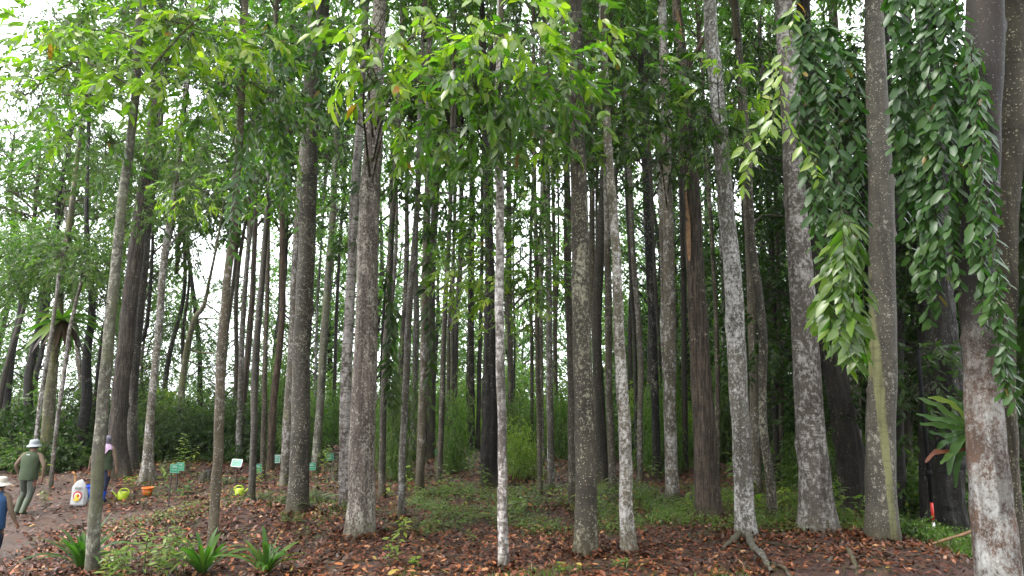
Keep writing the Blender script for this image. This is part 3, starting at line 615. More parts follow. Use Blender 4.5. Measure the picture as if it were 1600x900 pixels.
T_([(1026, 736, 13), (1023, 620, 12), (1019, 500, 12), (1013, 380, 12), (1008, 270, 11), (1003, 120, 10)], 'black', 'straight blackish trunk standing deeper in the grove past the white foot trunk', Y=19.5)
T_([(1034, 738, 6), (1030, 560, 6), (1022, 400, 6), (1016, 260, 6)], 'dark', 'thin dark trunk just behind the straight blackish one', Y=22)
T_([(1049, 783, 20), (1048, 680, 19), (1047, 560, 19), (1045, 430, 18), (1043, 300, 17), (1040, 180, 16), (1036, 60, 14), (1034, -40, 13)], 'mott', 'evenly speckled grey trunk with grass round its foot, before the broken topped tree', clumps=[
   C(1060, 150, 50, 50, 13, 'dark', 1.3, .13), C(1030, 250, 45, 45, 13, 'dark', 1.0, .13), C(1100, 215, 50, 45, 12.5, 'green', 1.2, .13)])
T_([(1070, 730, 9), (1070, 600, 9), (1068, 480, 9), (1066, 360, 8), (1064, 240, 8)], 'dark', 'dark thin trunk almost touching the broken topped tree', Y=21)
tb = T_([(1110, 812, 38), (1104, 740, 33), (1098, 640, 31), (1093, 540, 29), (1087, 430, 27), (1082, 340, 25), (1076, 240, 21), (1069, 150, 19), (1062, 60, 17), (1058, 12, 14), (1056, -20, 9)], 'rough', 'rough brown twisted trunk with a torn off top and bare orange wood', limbs=[([(1072, 110), (1086, 85), (1100, 58), (1112, 40)], 11), ([(1086, 270), (1094, 262), (1100, 248)], 9)], ridge=.16, nr=6, sides=44, lump=.07, crown_on=False, top=.1, clumps=[C(1120, 180, 40, 30, 12, 'green', 1.0, .13)])
T_([(1122, 765, 8), (1121, 640, 8), (1119, 500, 7), (1112, 360, 7), (1104, 240, 6)], 'spot', 'thin trunk behind and beside the rough twisted one')
T_([(1166, 842, 33), (1162, 780, 29), (1158, 680, 28), (1152, 560, 28), (1145, 450, 27), (1137, 340, 25), (1128, 240, 24), (1119, 140, 23), (1110, 20, 21), (1105, -80, 19)], 'white', 'blotched white trunk with exposed roots spreading down the cut bank', flare=.4, lobes=3, clumps=[
   C(1120, 130, 55, 40, 10.3, 'lime', .8, .13, droop=.8), C(1150, 190, 50, 40, 11, 'green', 1.0, .13), C(1095, 170, 40, 40, 10.8, 'dark', 1.0, .13)])
T_([(1183, 772, 15), (1180, 680, 15), (1178, 560, 14), (1173, 430, 14), (1168, 320, 14), (1162, 200, 12), (1152, 40, 11)], 'mott', 'grey blotched trunk close behind the white one with exposed roots', limbs=[([(1172, 360), (1184, 343), (1202, 337), (1240, 341)], 6)], clumps=[C(1180, 60, 45, 60, 15, 'dark', 1.1, .13)])
T_([(1204, 812, 15), (1199, 720, 14), (1194, 620, 13), (1186, 500, 13), (1178, 380, 13), (1169, 270, 12), (1158, 130, 11)], 'spot', 'dark curving trunk with white blotches low down, between the two palest broad trunks', bendy=.03)
T_([(1212, 740, 9), (1211, 600, 9), (1208, 450, 9), (1200, 300, 8), (1194, 180, 8)], 'dark', 'slim dark trunk in the gap before the broad pale ringed one', Y=20)
T_([(1222, 752, 8), (1220, 600, 8), (1216, 450, 7), (1212, 300, 7)], 'spot', 'thinnest trunk in the gap before the broad pale ringed one', Y=21)
T_([(1280, 832, 58), (1274, 770, 47), (1267, 680, 43), (1261, 580, 41), (1255, 480, 38), (1247, 380, 35), (1241, 270, 32), (1234, 160, 30), (1227, 50, 28), (1221, -70, 25)], 'pale', 'broad pale ringed trunk with mossy flared foot, orange brown rings', sides=48, flare=.35, lobes=4, lump=.03)
T_([(1338, 800, 44), (1331, 730, 40), (1318, 650, 36), (1303, 570, 33), (1289, 480, 30), (1279, 380, 27), (1270, 270, 25), (1262, 150, 23), (1256, 20, 21), (1252, -80, 20)], 'black', 'dark furrowed trunk leaning steeply behind the broad pale ringed one', ridge=.14, nr=9, sides=40, Y=14.2, lump=.06)
T_([(1332, 812, 32), (1331, 720, 30), (1329, 620, 29), (1326, 500, 27), (1322, 380, 25)], 'mott', 'faint grey trunk standing behind the dark leaning one', Y=16, clumps=[C(1330, 120, 90, 110, 15, 'dark', 1.5, .14), C(1300, 640, 60, 40, 14.8, 'dark', 1.1, .14), C(1340, 590, 50, 50, 15, 'dark', 1.1, .14)])
T_([(1378, 846, 50), (1377, 790, 44), (1377, 680, 41), (1378, 560, 40), (1379, 440, 39), (1377, 320, 38), (1372, 200, 34), (1368, 90, 31), (1365, -20, 29)], 'green', 'smooth trunk with a long olive green stripe down its bark', sides=48, flare=.25, lobes=4, lump=.03)
T_([(1404, 800, 20), (1404, 700, 18), (1402, 560, 17), (1402, 420, 16)], 'dark', 'dark trunk half hidden behind the green striped one', Y=15, clumps=[C(1440, 180, 80, 130, 14, 'dark', 1.5, .14), C(1440, 400, 70, 80, 14.5, 'dark', 1.2, .14)])
T_([(1482, 838, 52), (1480, 760, 46), (1478, 640, 44), (1470, 500, 40), (1462, 380, 36), (1458, 240, 33)], 'black', 'massive blackish hollow trunk behind the striped measuring pole', ridge=.22, nr=5, sides=40, Y=13.2, lump=.08, clumps=[
   C(1450, 560, 60, 40, 12.6, 'dark', 1.2, .14), C(1430, 620, 40, 60, 12.8, 'dark', 1.0, .14)])
T_([(1449, 800, 22), (1447, 680, 21), (1445, 560, 20), (1440, 420, 18)], 'black', 'dark trunk just before the hollow one, beside the measuring pole', Y=14.5, clumps=[C(1520, 120, 70, 110, 14, 'dark', 1.4, .14)])
tr_, Pt, Rt, Yt = T_([(1562, 905, 66), (1556, 860, 60), (1549, 780, 56), (1541, 680, 52), (1534, 580, 50), (1528, 480, 50), (1528, 380, 50), (1533, 280, 50), (1537, 160, 52), (1538, 60, 56), (1538, -60, 52)], 'orange', 'broadest trunk, white lichen over orange bark, hung with glossy vines', Y=7.9, sides=64, ridge=.015, nr=30, flare=.25, lump=.025, lobes=4)
T_([(1580, 905, 40), (1575, 800, 36), (1570, 680, 34), (1566, 560, 34), (1566, 440, 38), (1570, 320, 46), (1574, 200, 50), (1578, 80, 52), (1580, -60, 48)], 'spot', 'dark stem grown against the broadest orange and white trunk', Y=8.35, sides=40, flare=.2, lump=.05, lobes=4)
# -- far left, beyond the path
T_([(38, 742, 14), (44, 620, 12), (55, 540, 11), (68, 470, 10), (84, 380, 8), (96, 300, 6)], 'black', 'dark forked looking tree at the valley edge, leftmost of those beyond the path', Y=27, clumps=[
   C(90, 390, 90, 55, 24, 'mid', 1.3, .14), C(40, 430, 60, 40, 25, 'mid', 1.0, .14)], bendy=.05, cpal='mid')
T_([(8, 650, 12), (20, 560, 10), (34, 470, 9), (30, 400, 7), (22, 330, 5)], 'black', 'bare wavering tree at the very edge of the picture beyond the path', Y=31, bendy=.09, cpal='mid', clumps=[C(30, 300, 60, 50, 30, 'mid', .7, .15)])
T_([(70, 738, 17), (76, 650, 16), (83, 560, 15), (90, 500, 14), (97, 420, 10), (110, 330, 8)], 'moss', 'mossy trunk carrying the big rosette of drooping fern fronds', Y=22, crad=2.4, cpal='mid', clumps=[
   C(100, 400, 85, 50, 22, 'mid', 2.2, .12, 1.6), C(150, 435, 50, 35, 22, 'mid', 1.8, .12, 1.3), C(60, 370, 60, 35, 22.5, 'green', 1.8, .12, 1.3), C(20, 440, 50, 35, 23, 'mid', 1.5, .12), C(120, 620, 60, 35, 24, 'mid', 1.2, .12)])
T_([(52, 735, 6), (62, 640, 6), (75, 550, 6), (88, 470, 5), (94, 420, 5)], 'mott', 'thin grey pole of a tree leaning in front of the mossy fern bearing trunk', Y=19, crown_on=False, top=.1, clumps=[C(100, 400, 30, 25, 19, 'mid', 1, .12)])
T_([(82, 737, 6), (92, 640, 6), (104, 550, 6), (115, 490, 5), (126, 440, 5)], 'mott', 'thin grey pole of a tree just after the mossy fern bearing trunk', Y=19, crown_on=False, top=.1, clumps=[C(130, 420, 30, 25, 19, 'mid', 1, .12)])
T_([(122, 740, 17), (130, 640, 15), (138, 570, 13), (142, 500, 11), (140, 430, 9), (136, 340, 7)], 'black', 'dark forking tree between the fern bearing trunk and the mossy slim one', Y=23, bendy=.04, cpal='mid')
T_([(148, 600, 7), (158, 540, 6), (166, 500, 5), (174, 470, 4)], 'black', 'dark side stem of a tree curving up behind the mossy slim trunk', Y=24, crown_on=False, top=.1)
T_([(276, 740, 11), (284, 640, 10), (290, 560, 9), (302, 500, 8), (322, 470, 6), (336, 400, 4)], 'moss', 'crooked bare branched tree against the white sky, past the slender pale trunk', limbs=[([(298, 508), (318, 497), (346, 500)], 4), ([(293, 545), (318, 551), (348, 551)], 4), ([(290, 562), (320, 573), (340, 570)], 3), ([(285, 640), (300, 652), (330, 658)], 5), ([(305, 500), (318, 505), (338, 508)], 3)], Y=26, bendy=.06, cpal='mid', crad=1.4, clumps=[C(300, 330, 60, 50, 26, 'mid', .7, .14)])
T_([(282, 700, 6), (288, 600, 6), (286, 520, 5), (294, 430, 4), (296, 360, 3)], 'dark', 'second bare crooked tree close beside the branching one', Y=29, bendy=.06, cpal='mid', crad=1.2)
T_([(298, 690, 8), (285, 650, 8), (276, 640, 6)], 'black', 'short dark leaning stem at the base of the crooked trees', Y=25, crown_on=False, top=.1)
for i, (px, Y, h, l) in enumerate(((15, 30, 330, 60), (60, 33, 300, 80), (120, 28, 350, -30), (165, 31, 300, 50), (205, 27, 420, 40), (245, 32, 300, 60), (265, 29, 360, 30), (310, 34, 300, -20), (345, 30, 340, 40), (370, 27, 330, 30), (430, 29, 330, 20))):
    yb = 615 + FPX * (CZ - gzs((px - 800) / FPX * Y, Y)) / Y
    T_([(px - l * .4, yb, 9), (px, 560, 7), (px + l * .4 + (-1) ** i * 8, h + 90, 6), (px + l * .8, h - 60, 4)], ['dark', 'black', 'mott'][i % 3], 'leaning slender tree with a loose hazy crown on the valley rim beyond the path', Y=Y, top=[8, 9.5, 7][i % 3], crad=[3.2, 2.6, 3.6][i % 3], chgt=[2.6, 3.4, 2.2][i % 3], cpal='mid', bendy=.06, group='slender trees on the valley rim')
# -- thin filler stems in the crowded middle
rf = random.Random(5); used = []
for (a, b, cnt, lab, grp) in ((590, 760, 10, 'thin dark far stem in the crowded rows just past the wide pinkish trunk', 'thin far stems past the wide pinkish trunk'),
                         (800, 1080, 14, 'thin dark far stem in the rows behind the large speckled trunk', 'thin far stems behind the large speckled trunk'),
                         (1085, 1340, 13, 'thin dark far stem among the shadows behind the blotched white trunk', 'thin far stems behind the blotched white trunk'),
                         (340, 560, 9, 'thin dark far stem beyond the little green signs', 'thin far stems beyond the green signs')):
    for i in range(cnt):
        x = a + (b - a) * (i + rf.uniform(.1, .9)) / cnt; Yf = rf.uniform(22, 34); ln = (900 - x) * .05
        yb = 615 + FPX * (CZ - gzs((x - 800) / FPX * Yf, Yf)) / Yf
        wd = rf.uniform(.10, .24) / Yf * FPX
        T_([(x - ln * .3, yb, wd), (x, 520, wd * .9), (x + ln * .35 + rf.uniform(-3, 3), 380, wd * .8), (x + ln * .8, 220, wd * .7)], rf.choice(['dark', 'spot', 'dark', 'mott', 'black']), lab, Y=Yf, group=grp, crad=rf.uniform(1.6, 2.6), chgt=rf.uniform(2, 3.2), cpal=rf.choice(['green', 'mid', 'dark']), bendy=rf.choice([0, .02, .04]))
# dry leaves heaped against the feet of the nearer trees, and shed twigs between them
r = np.random.default_rng(55); Ps = []
for o in [o for o in bpy.data.objects if o.get('category') == 'tree' and o.location.y < 15 and 8.5 < o.location.y]:
    tm = next(c for c in o.children if c.name.startswith('trunk')); vv = np.array([v.co[:2] for v in tm.data.vertices[:len(tm.data.vertices) // 40 + 12]]); rad = float(np.max(np.linalg.norm(vv, axis=1)))
    m = int(90 + 900 * rad); a = r.uniform(0, 6.28, m); q = rad * .85 + r.exponential(.09, m)
    x = o.location.x + np.cos(a) * q; y = o.location.y + np.sin(a) * q; Ps.append(np.stack([x, y, gz(x, y) + .01 + r.random(m) * .10 * np.exp(-(q - rad * .8) / .12)], -1))
P = np.concatenate(Ps); n = len(P); a = r.uniform(0, 6.28, n)
lo = link('leaf_litter', leaves('leaf_litter', P, np.stack([np.cos(a), np.sin(a), r.normal(.1, .4, n)], -1), np.stack([r.normal(0, .5, n), r.normal(0, .5, n), np.ones(n)], -1), r.uniform(.06, .12, n), r.uniform(.025, .05, n), np.clip(r.beta(1.6, 2.6, n), 0, 1), 1, curl=r.uniform(-.35, .35, n), smooth=False), None, LF['dry']); tag(lo, kind='stuff')
b = MB()
for _ in range(900):
    x, y = r.uniform(-8.5, 8.5), r.uniform(8.8, 15.5); a = r.uniform(0, 6.28); l = r.uniform(.08, .45); dx, dy = math.cos(a) * l, math.sin(a) * l
    q = np.array([[x, y, 0], [x + dx * .5 + r.normal(0, .02), y + dy * .5, 0], [x + dx, y + dy, 0]]); q[:, 2] = gz(q[:, 0], q[:, 1]) + .03 + r.random() * .02; b.tube(q, np.array([.006, .005, .002]) * r.uniform(.6, 1.5), 4)
tag(b.build('shed_twigs', None, BK['twig']), kind='stuff')
# bare orange wood and splinters on the broken tree
t, P, Rr, Y = tb
r = np.random.default_rng(77); wood = flat_mat('bare_orange_wood', (.21, .12, .062), .8, .5, 9, .9)
s2 = flat_mat('pale_splinter_wood', (.40, .25, .13), .7, .3, 20, .4)
Pz = P[:, 2]
for (py0, py1, off) in ((300, 415, -.85), (18, 75, -.1)):
    z0 = at(1080, py1, Y).z - t.location.z; z1 = at(1080, py0, Y).z - t.location.z
    sel = np.where((Pz > z0) & (Pz < z1))[0]; V = []; n = len(sel)
    for j, i in enumerate(sel):
        wv = (.5 + .12 * math.sin(j * .35) + .06 * math.sin(j * .9)) * math.sin(PI * (j + .5) / n) ** .4 + .03
        for q in np.linspace(-1, 1, 5):
            an = -PI / 2 + off + q * wv * .45
            rr = Rr[i] * (1.2 + .02 * math.sin(7 * j + q * 3)); V.append(P[i] + np.array([math.cos(an) * rr, math.sin(an) * rr, 0]))
    V = np.array(V); a = np.arange(n - 1)[:, None] * 5; b = np.arange(4)[None]
    link('bare_wood', mesh_np('bare_wood', V, [np.stack([a + b, a + b + 1, a + b + 6, a + b + 5], -1).reshape(-1, 4)], None, True), t, wood)
for k in range(7):
    an = k * .9; b = MB(); e = P[-1] + np.array([math.cos(an) * Rr[-1] * .6, math.sin(an) * Rr[-1] * .6, -.1]); b.tube(np.array([e, e + [0.01, 0, .2], e + [.02 * math.cos(an), 0, .3 + .25 * r.random()]]), np.array([.03, .02, .002]), 4); b.build('splinter', t, s2)

# ------------------------------------------------------------------ roots on the cut bank, fallen pole, stump
def wiggle(pts, rads, n, name, parent, mat, seed, sides=8, amp=.02):
    r = np.random.default_rng(seed); cl = catmull(np.array(pts), n); cl = cl + np.cumsum(r.normal(0, amp * .5, (n, 3)), 0) * np.linspace(0, 1, n)[:, None]
    rr = np.interp(np.linspace(0, 1, n), np.linspace(0, 1, len(rads)), rads) * (1 + .12 * np.sin(np.arange(n) * 1.7))
    return MB().tube(cl, rr, sides).build(name, parent, mat)
def gpt(px, py, lift=.02):
    p = on_ground(px, py); return np.array([p.x, p.y, p.z + lift])
rt = next(o for o in bpy.data.objects if o.get('label', '').startswith('blotched white trunk with exposed'))
rb = np.array(rt.location)
wiggle([gpt(1168, 842, .1) - rb, gpt(1176, 858, .06) - rb, gpt(1192, 875, .05) - rb, gpt(1206, 899, .03) - rb], [.075, .055, .05, .025], 20, 'root', rt, BK['mott'], 1, 10)
wiggle([gpt(1160, 840, .08) - rb, gpt(1146, 850, .04) - rb, gpt(1133, 862, -.02) - rb], [.07, .045, .02], 12, 'root', rt, BK['mott'], 2)
wiggle([gpt(1172, 845, .05) - rb, gpt(1230, 856, .015) - rb, gpt(1300, 862, .015) - rb, gpt(1380, 870, .0) - rb], [.03, .018, .015, .01], 30, 'root', rt, BK['black'], 3, 6, .012)
wiggle([gpt(1200, 880, .02) - rb, gpt(1222, 890, .02) - rb, gpt(1232, 905, .0) - rb], [.02, .03, .02], 10, 'root', rt, BK['mott'], 4)
t = root('exposed_root', gpt(1330, 870, 0), 'thick bare root crossing the cut bank below the green striped trunk', 'root'); b0 = np.array(t.location)
wiggle([gpt(1318, 856, .0) - b0, gpt(1328, 866, .03) - b0, gpt(1338, 885, .03) - b0, gpt(1342, 910, .0) - b0], [.03, .04, .035, .03], 14, 'root_stem', t, BK['spot'], 5)
t = root('fallen_pole', at(1455, 848, 11.2), 'long brown bamboo like pole lying on the grass behind the broadest trunk', 'pole'); b0 = np.array(t.location)
a, e = np.array(at(1456, 850, 11.2)) - b0, np.array(at(1640, 800, 11.6)) - b0
wiggle([a, (a + e) / 2 + [0, 0, .03], e], [.022, .03, .035], 16, 'pole_stem', t, flat_mat('pole_brown', (.16, .085, .04), .6, .3, 6, .3), 6)
g = on_ground(322, 752); t = root('tree_stump', g, 'low rotting dark stump on the leaves behind the slim mottled trunk', 'stump')
Pn = np.array([[0, 0, -.1], [0, 0, 0], [.01, 0, .12], [.0, .01, .26], [0, 0, .30]]); link('stump_wood', trunk_mesh(Pn, np.array([.17, .16, .14, .12, .06]), 24, 9, .1, .25, 5, .5), t, BK['black'])

# measuring pole, red over white, with a black pole above it
def capcyl(r0, r1, z0, z1, sides=14, mat=None, name='x', parent=None, x=0, y=0):
    b = MB(); b.tube(np.array([[x, y, z0], [x, y, z0], [x, y, z1], [x, y, z1]]), np.array([.0005, r0, r1, .0005]), sides); return b.build(name, parent, mat, smooth=False)
red = flat_mat('paint_red', (.55, .03, .02), .4, .1); wht = flat_mat('paint_white', (.72, .72, .70), .45, .08); blk = flat_mat('pipe_black', (.008, .008, .009), .8, .2, spec=.15)
p0 = at(1461, 846, 12.3); t = root('measuring_pole', p0, 'upright pole in the undergrowth, white below red, black above', 'pole')
s = 12.3 / FPX
capcyl(.023, .023, 0, 28 * s, mat=wht, name='white_band', parent=t); capcyl(.0235, .0235, 28 * s, 57 * s, mat=red, name='red_band', parent=t); capcyl(.034, .034, 57 * s, 3.3, mat=blk, name='black_pipe', parent=t, x=.0)
capcyl(.05, .05, 1.1, 1.2, mat=blk, name='pipe_clamp', parent=t)

# ------------------------------------------------------------------ hanging vines with glossy leaves
def vine(label, strands, pal='gloss', L=.13, sp=.042, seed=0, asp=.42, lower=None, w=.006, cat='vine', name='hanging_vine', drop=.6, out=.85, singles=300, dup=0):
    r = np.random.default_rng(seed); (x, y), Y = strands[0][0][0], strands[0][1]
    t = root(name, at(x, y, Y), label, cat); b0 = np.array(t.location); G = []
    strands = list(strands) + [([(a + 9 * (-1) ** q, b + 12) for a, b in pts], Y + .2) for q, (pts, Y) in enumerate(strands)] * (dup > 0)
    for pts, Y in strands:
        dY = r.uniform(-.25, .25); Q = np.array([at(a, b, Y + dY) for a, b in pts]) - b0
        ln = np.sum(np.linalg.norm(np.diff(Q, axis=0), axis=1)); n = max(8, int(ln / .06)); cl = catmull(Q, n)
        cl = cl + np.cumsum(r.normal(0, .014, (n, 3)), 0)
        MB().tube(cl, np.linspace(w, .002, n), 5).build('stem', t, BK['twig'])
        m = int(ln / sp); u = (np.arange(m) + r.random(m) * .5) / m * (n - 1); i = np.clip(u.astype(int), 0, n - 2); f = (u - i)[:, None]
        A = cl[i] * (1 - f) + cl[i + 1] * f; T = nrm(cl[i + 1] - cl[i])
        az = np.where(np.arange(m) % 2, 0, PI) + r.normal(0, .7, m) + r.uniform(-.6, .6)
        S = np.stack([np.cos(az), np.sin(az) * .45 - .1, np.zeros(m)], -1)
        D = S * out + T * .3 + np.array([0, 0, -drop]) * r.uniform(.4, 1.25, (m, 1)) + r.normal(0, .12, (m, 3))
        U = np.array([0, -.8, .8]) + S * .3 + r.normal(0, .5, (m, 3))
        LL = L * r.uniform(.5, 1.2, m) * (1 - .35 * (u / n) ** 6); tt = np.clip(r.normal(.45, .16, m) + .28 * sst(.7, 1, u / n), 0, .95); tt[r.random(m) < .012] = .99
        G.append((A, D, U, LL * 1.5, tt))
    A, D, U, LL, tt = [np.concatenate([g[k] for g in G]) for k in range(5)]
    o = r.permutation(len(A)); one, rest = o[:singles], o[singles:]
    single_leaves(A[one], D[one], U[one], LL[one], tt[one], pal, t)
    if len(rest):
        f = link('foliage', leaves('foliage', A[rest], D[rest], U[rest], LL[rest], LL[rest] * asp * 1.1, tt[rest], 3, curl=r.uniform(.05, .35, len(rest)), smooth=True), t, LF[pal]); f['kind'] = 'stuff'
    return t
vine('curtain of glossy leafy vine between the pale ringed and the green striped trunks, upper tier', [
  ([(1232, 15), (1250, 45), (1262, 120), (1268, 230), (1272, 345)], 7.6), ([(1262, 30), (1275, 90), (1284, 220), (1292, 350)], 7.7), ([(1275, 30), (1300, 60), (1310, 180), (1318, 330), (1318, 400)], 7.8),
  ([(1262, 55), (1255, 120), (1266, 250), (1280, 400)], 7.5), ([(1285, 60), (1320, 90), (1334, 220), (1338, 380)], 7.9), ([(1270, 100), (1290, 160), (1300, 300), (1296, 420)], 7.6)], seed=41, dup=1)
vine('lower bright tassel of broad glossy leaves touching the green striped trunk', [
  ([(1318, 330), (1305, 400), (1298, 470), (1295, 530)], 7.3), ([(1318, 340), (1322, 420), (1318, 500), (1312, 540)], 7.2), ([(1322, 340), (1338, 420), (1346, 500), (1350, 552)], 7.2),
  ([(1318, 380), (1330, 450), (1334, 520), (1332, 560)], 7.1), ([(1310, 380), (1300, 430), (1285, 480), (1290, 500)], 7.3)], seed=42, L=.155, dup=1, pal='green', out=.85, drop=.6)
vine('dense curtain of dark glossy vine leaves between the striped and the broadest trunk', [
  ([(1395, -20), (1402, 60), (1420, 160), (1428, 260)], 7.8), ([(1405, -20), (1430, 40), (1445, 160), (1450, 300)], 7.9), ([(1440, -20), (1448, 80), (1455, 220), (1462, 350), (1470, 440)], 7.6),
  ([(1455, -20), (1470, 100), (1478, 240), (1482, 400), (1478, 470)], 7.8), ([(1470, -20), (1490, 80), (1496, 200), (1500, 320)], 7.5), ([(1425, 40), (1415, 140), (1425, 240), (1440, 340)], 7.9),
  ([(1450, 150), (1440, 240), (1448, 360), (1456, 480)], 7.7), ([(1485, -20), (1508, 80), (1512, 180), (1515, 290)], 7.4), ([(1420, 80), (1435, 180), (1440, 300), (1446, 400)], 8.0), ([(1480, 120), (1470, 220), (1462, 330), (1466, 460)], 7.7)], seed=43, L=.135, dup=1)
vine('vine leaves trailing down the face of the broadest orange and white trunk', [
  ([(1518, 60), (1522, 160), (1530, 280), (1535, 400), (1540, 470)], 7.35), ([(1530, 250), (1540, 340), (1546, 430), (1560, 520)], 7.4), ([(1548, 430), (1560, 500), (1572, 560), (1578, 620)], 7.35), ([(1560, 460), (1576, 530), (1582, 600)], 7.5), ([(1530, 120), (1535, 220), (1525, 320), (1520, 400)], 7.4)], seed=44, L=.12, dup=1)
vine('dark long leaved vine hanging at the edge beyond the broadest trunk', [([(1600, 200), (1596, 330), (1598, 480), (1594, 600)], 8.4), ([(1590, 330), (1604, 420), (1600, 540), (1588, 640)], 8.6), ([(1612, 180), (1614, 380), (1610, 560)], 8.5)], seed=45, dup=1, L=.19, asp=.24, pal='dark')
vine('light green arching sprig in front of the blotched white and pale ringed trunks', [([(1244, 0), (1232, 60), (1205, 130), (1200, 230)], 7.2), ([(1222, 90), (1205, 190), (1170, 250), (1150, 300)], 7.2), ([(1215, 110), (1230, 200), (1258, 260), (1262, 290)], 7.3), ([(1200, 180), (1180, 200), (1165, 225), (1160, 240)], 7.2)], seed=46, L=.12, sp=.06, pal='lime')
vine('narrow leaved climber hanging down the peeling slim mottled trunk', [([(372, 200), (365, 260), (358, 330), (352, 400)], 9.4), ([(378, 230), (372, 300), (366, 360)], 9.5), ([(388, 200), (384, 270), (380, 320)], 9.6)], seed=47, L=.13, asp=.3)
vine('leafy climber strands drooping beside the big dark spotted trunk, high up', [([(415, 20), (422, 120), (432, 230), (436, 330)], 11.2), ([(440, 60), (446, 150), (442, 240)], 11), ([(488, 60), (494, 130), (490, 200)], 11.3), ([(404, 80), (408, 180), (414, 260)], 11.4)], seed=48, L=.15, asp=.3)
vine('dark dangling vine beside the wide pinkish trunk, low among thin stems', [([(606, 420), (602, 500), (600, 580), (604, 650)], 12), ([(614, 470), (612, 560), (608, 640)], 12.2)], seed=49, L=.16, asp=.28, pal='dark')
vine('climber leaves on the grey trunk following the white blotched one', [([(668, 400), (672, 480), (674, 560), (670, 640)], 13.6)], seed=50, L=.17, asp=.3, pal='dark', sp=.06)

# ------------------------------------------------------------------ rosettes, ferns, seedlings
def frond_strip(P0, az, L, W, up, droop, n=9, wav=0., seed=0, fold=.25, wprof=None, roll=0.):
    """a strap leaf: curved strip with a keel. returns V, F"""
    u = np.linspace(0, 1, n); d = np.array([math.cos(az), math.sin(az), 0]); s = np.array([-math.sin(az) * math.cos(roll), math.cos(az) * math.cos(roll), math.sin(roll)])
    x = L * (u * math.cos(up) + .15 * u * u); z = L * (u * math.sin(up) - droop * u ** 2.2)
    c = P0 + d * x[:, None] + np.array([0, 0, 1.]) * z[:, None]
    w = W * (np.sin(PI * np.clip(u * .93 + .06, 0, 1)) ** .6 if wprof is None else wprof(u)); ww = w * (1 + wav * np.sin(u * 19 + seed))
    l = c - s * ww[:, None] / 2 + np.array([0, 0, fold]) * w[:, None] * .5; r_ = c + s * ww[:, None] / 2 + np.array([0, 0, fold]) * w[:, None] * .5
    V = np.stack([l, c, r_], 1).reshape(-1, 3); i = np.arange(n - 1) * 3
    F = np.concatenate([np.stack([i, i + 1, i + 4, i + 3], -1), np.stack([i + 1, i + 2, i + 5, i + 4], -1)]); return V, F
def rosette(name, loc, label, cat, n, L, W, pal, seed, up=(.5, 1.35), droop=(.3, .8), part='leaf', wav=0, tint=(.4, .9), azr=None, L2=.6, z0=0):
    r = random.Random(seed); t = root(name, loc, label, cat)
    for i in range(n):
        az = i * 2.4 + r.uniform(-.3, .3) if azr is None else azr[0] + (azr[1] - azr[0]) * (i + .5) / n + r.uniform(-.15, .15)
        k = i / n; u = up[1] + (up[0] - up[1]) * k; ll = L * r.uniform(L2, 1)
        V, F = frond_strip(np.array([math.cos(az) * .015, math.sin(az) * .015, z0]), az, ll, W * r.uniform(.8, 1.1), u + r.uniform(-.1, .1), r.uniform(*droop), wav=wav, seed=i, roll=r.uniform(-.45, .45) if azr is None else r.uniform(-.9, -.1))
        link(part, mesh_np(part, V, [F], np.full(len(V), r.uniform(*tint)), True), t, LF[pal])
    return t
rosette('strap_leaved_plant', on_ground(127, 890), 'large rosette of dark strap leaves at the foot of the slim mossy trunk', 'plant', 36, 1.0, .06, 'gloss', 3, tint=(.3, .85), up=(.8, 1.5), droop=(.2, .6))
rosette('strap_leaved_plant', on_ground(316, 900), 'strap leaved rosette just before the slim mottled trunk, half out of the frame', 'plant', 26, .85, .07, 'gloss', 4, tint=(.6, .95), up=(.8, 1.5), droop=(.2, .6))
rosette('strap_leaved_plant', on_ground(415, 898), 'bright strap leaved rosette alone on the leaf slope below the fern clump', 'plant', 27, .8, .068, 'gloss', 5, tint=(.6, .95), up=(.8, 1.5), droop=(.2, .6))
rosette('birds_nest_fern', at(97, 500, 21.6), 'big rosette of drooping fronds perched high on the mossy trunk', 'fern', 30, 1.4, .19, 'green', 6, up=(-.5, .9), droop=(.25, .7), part='frond', tint=(.3, .9), L2=.7)
t = bpy.data.objects['birds_nest_fern']; rr = np.random.default_rng(4)
for i in range(26):
    az = i * 2.4; V, F = frond_strip(np.array([math.cos(az) * .15, math.sin(az) * .15, -.05]), az, rr.uniform(.45, .85), .13, -.9, .45, seed=i); link('dead_frond', mesh_np('dead_frond', V, [F], np.full(len(V), rr.uniform(.0, .2)), True), t, LF['dry'])
t = root('birds_nest_fern', at(1512, 672, 8.0), 'fern of long wavy strap fronds reaching out from the broadest trunk', 'fern'); b0 = np.array(t.location); rr = np.random.default_rng(8)
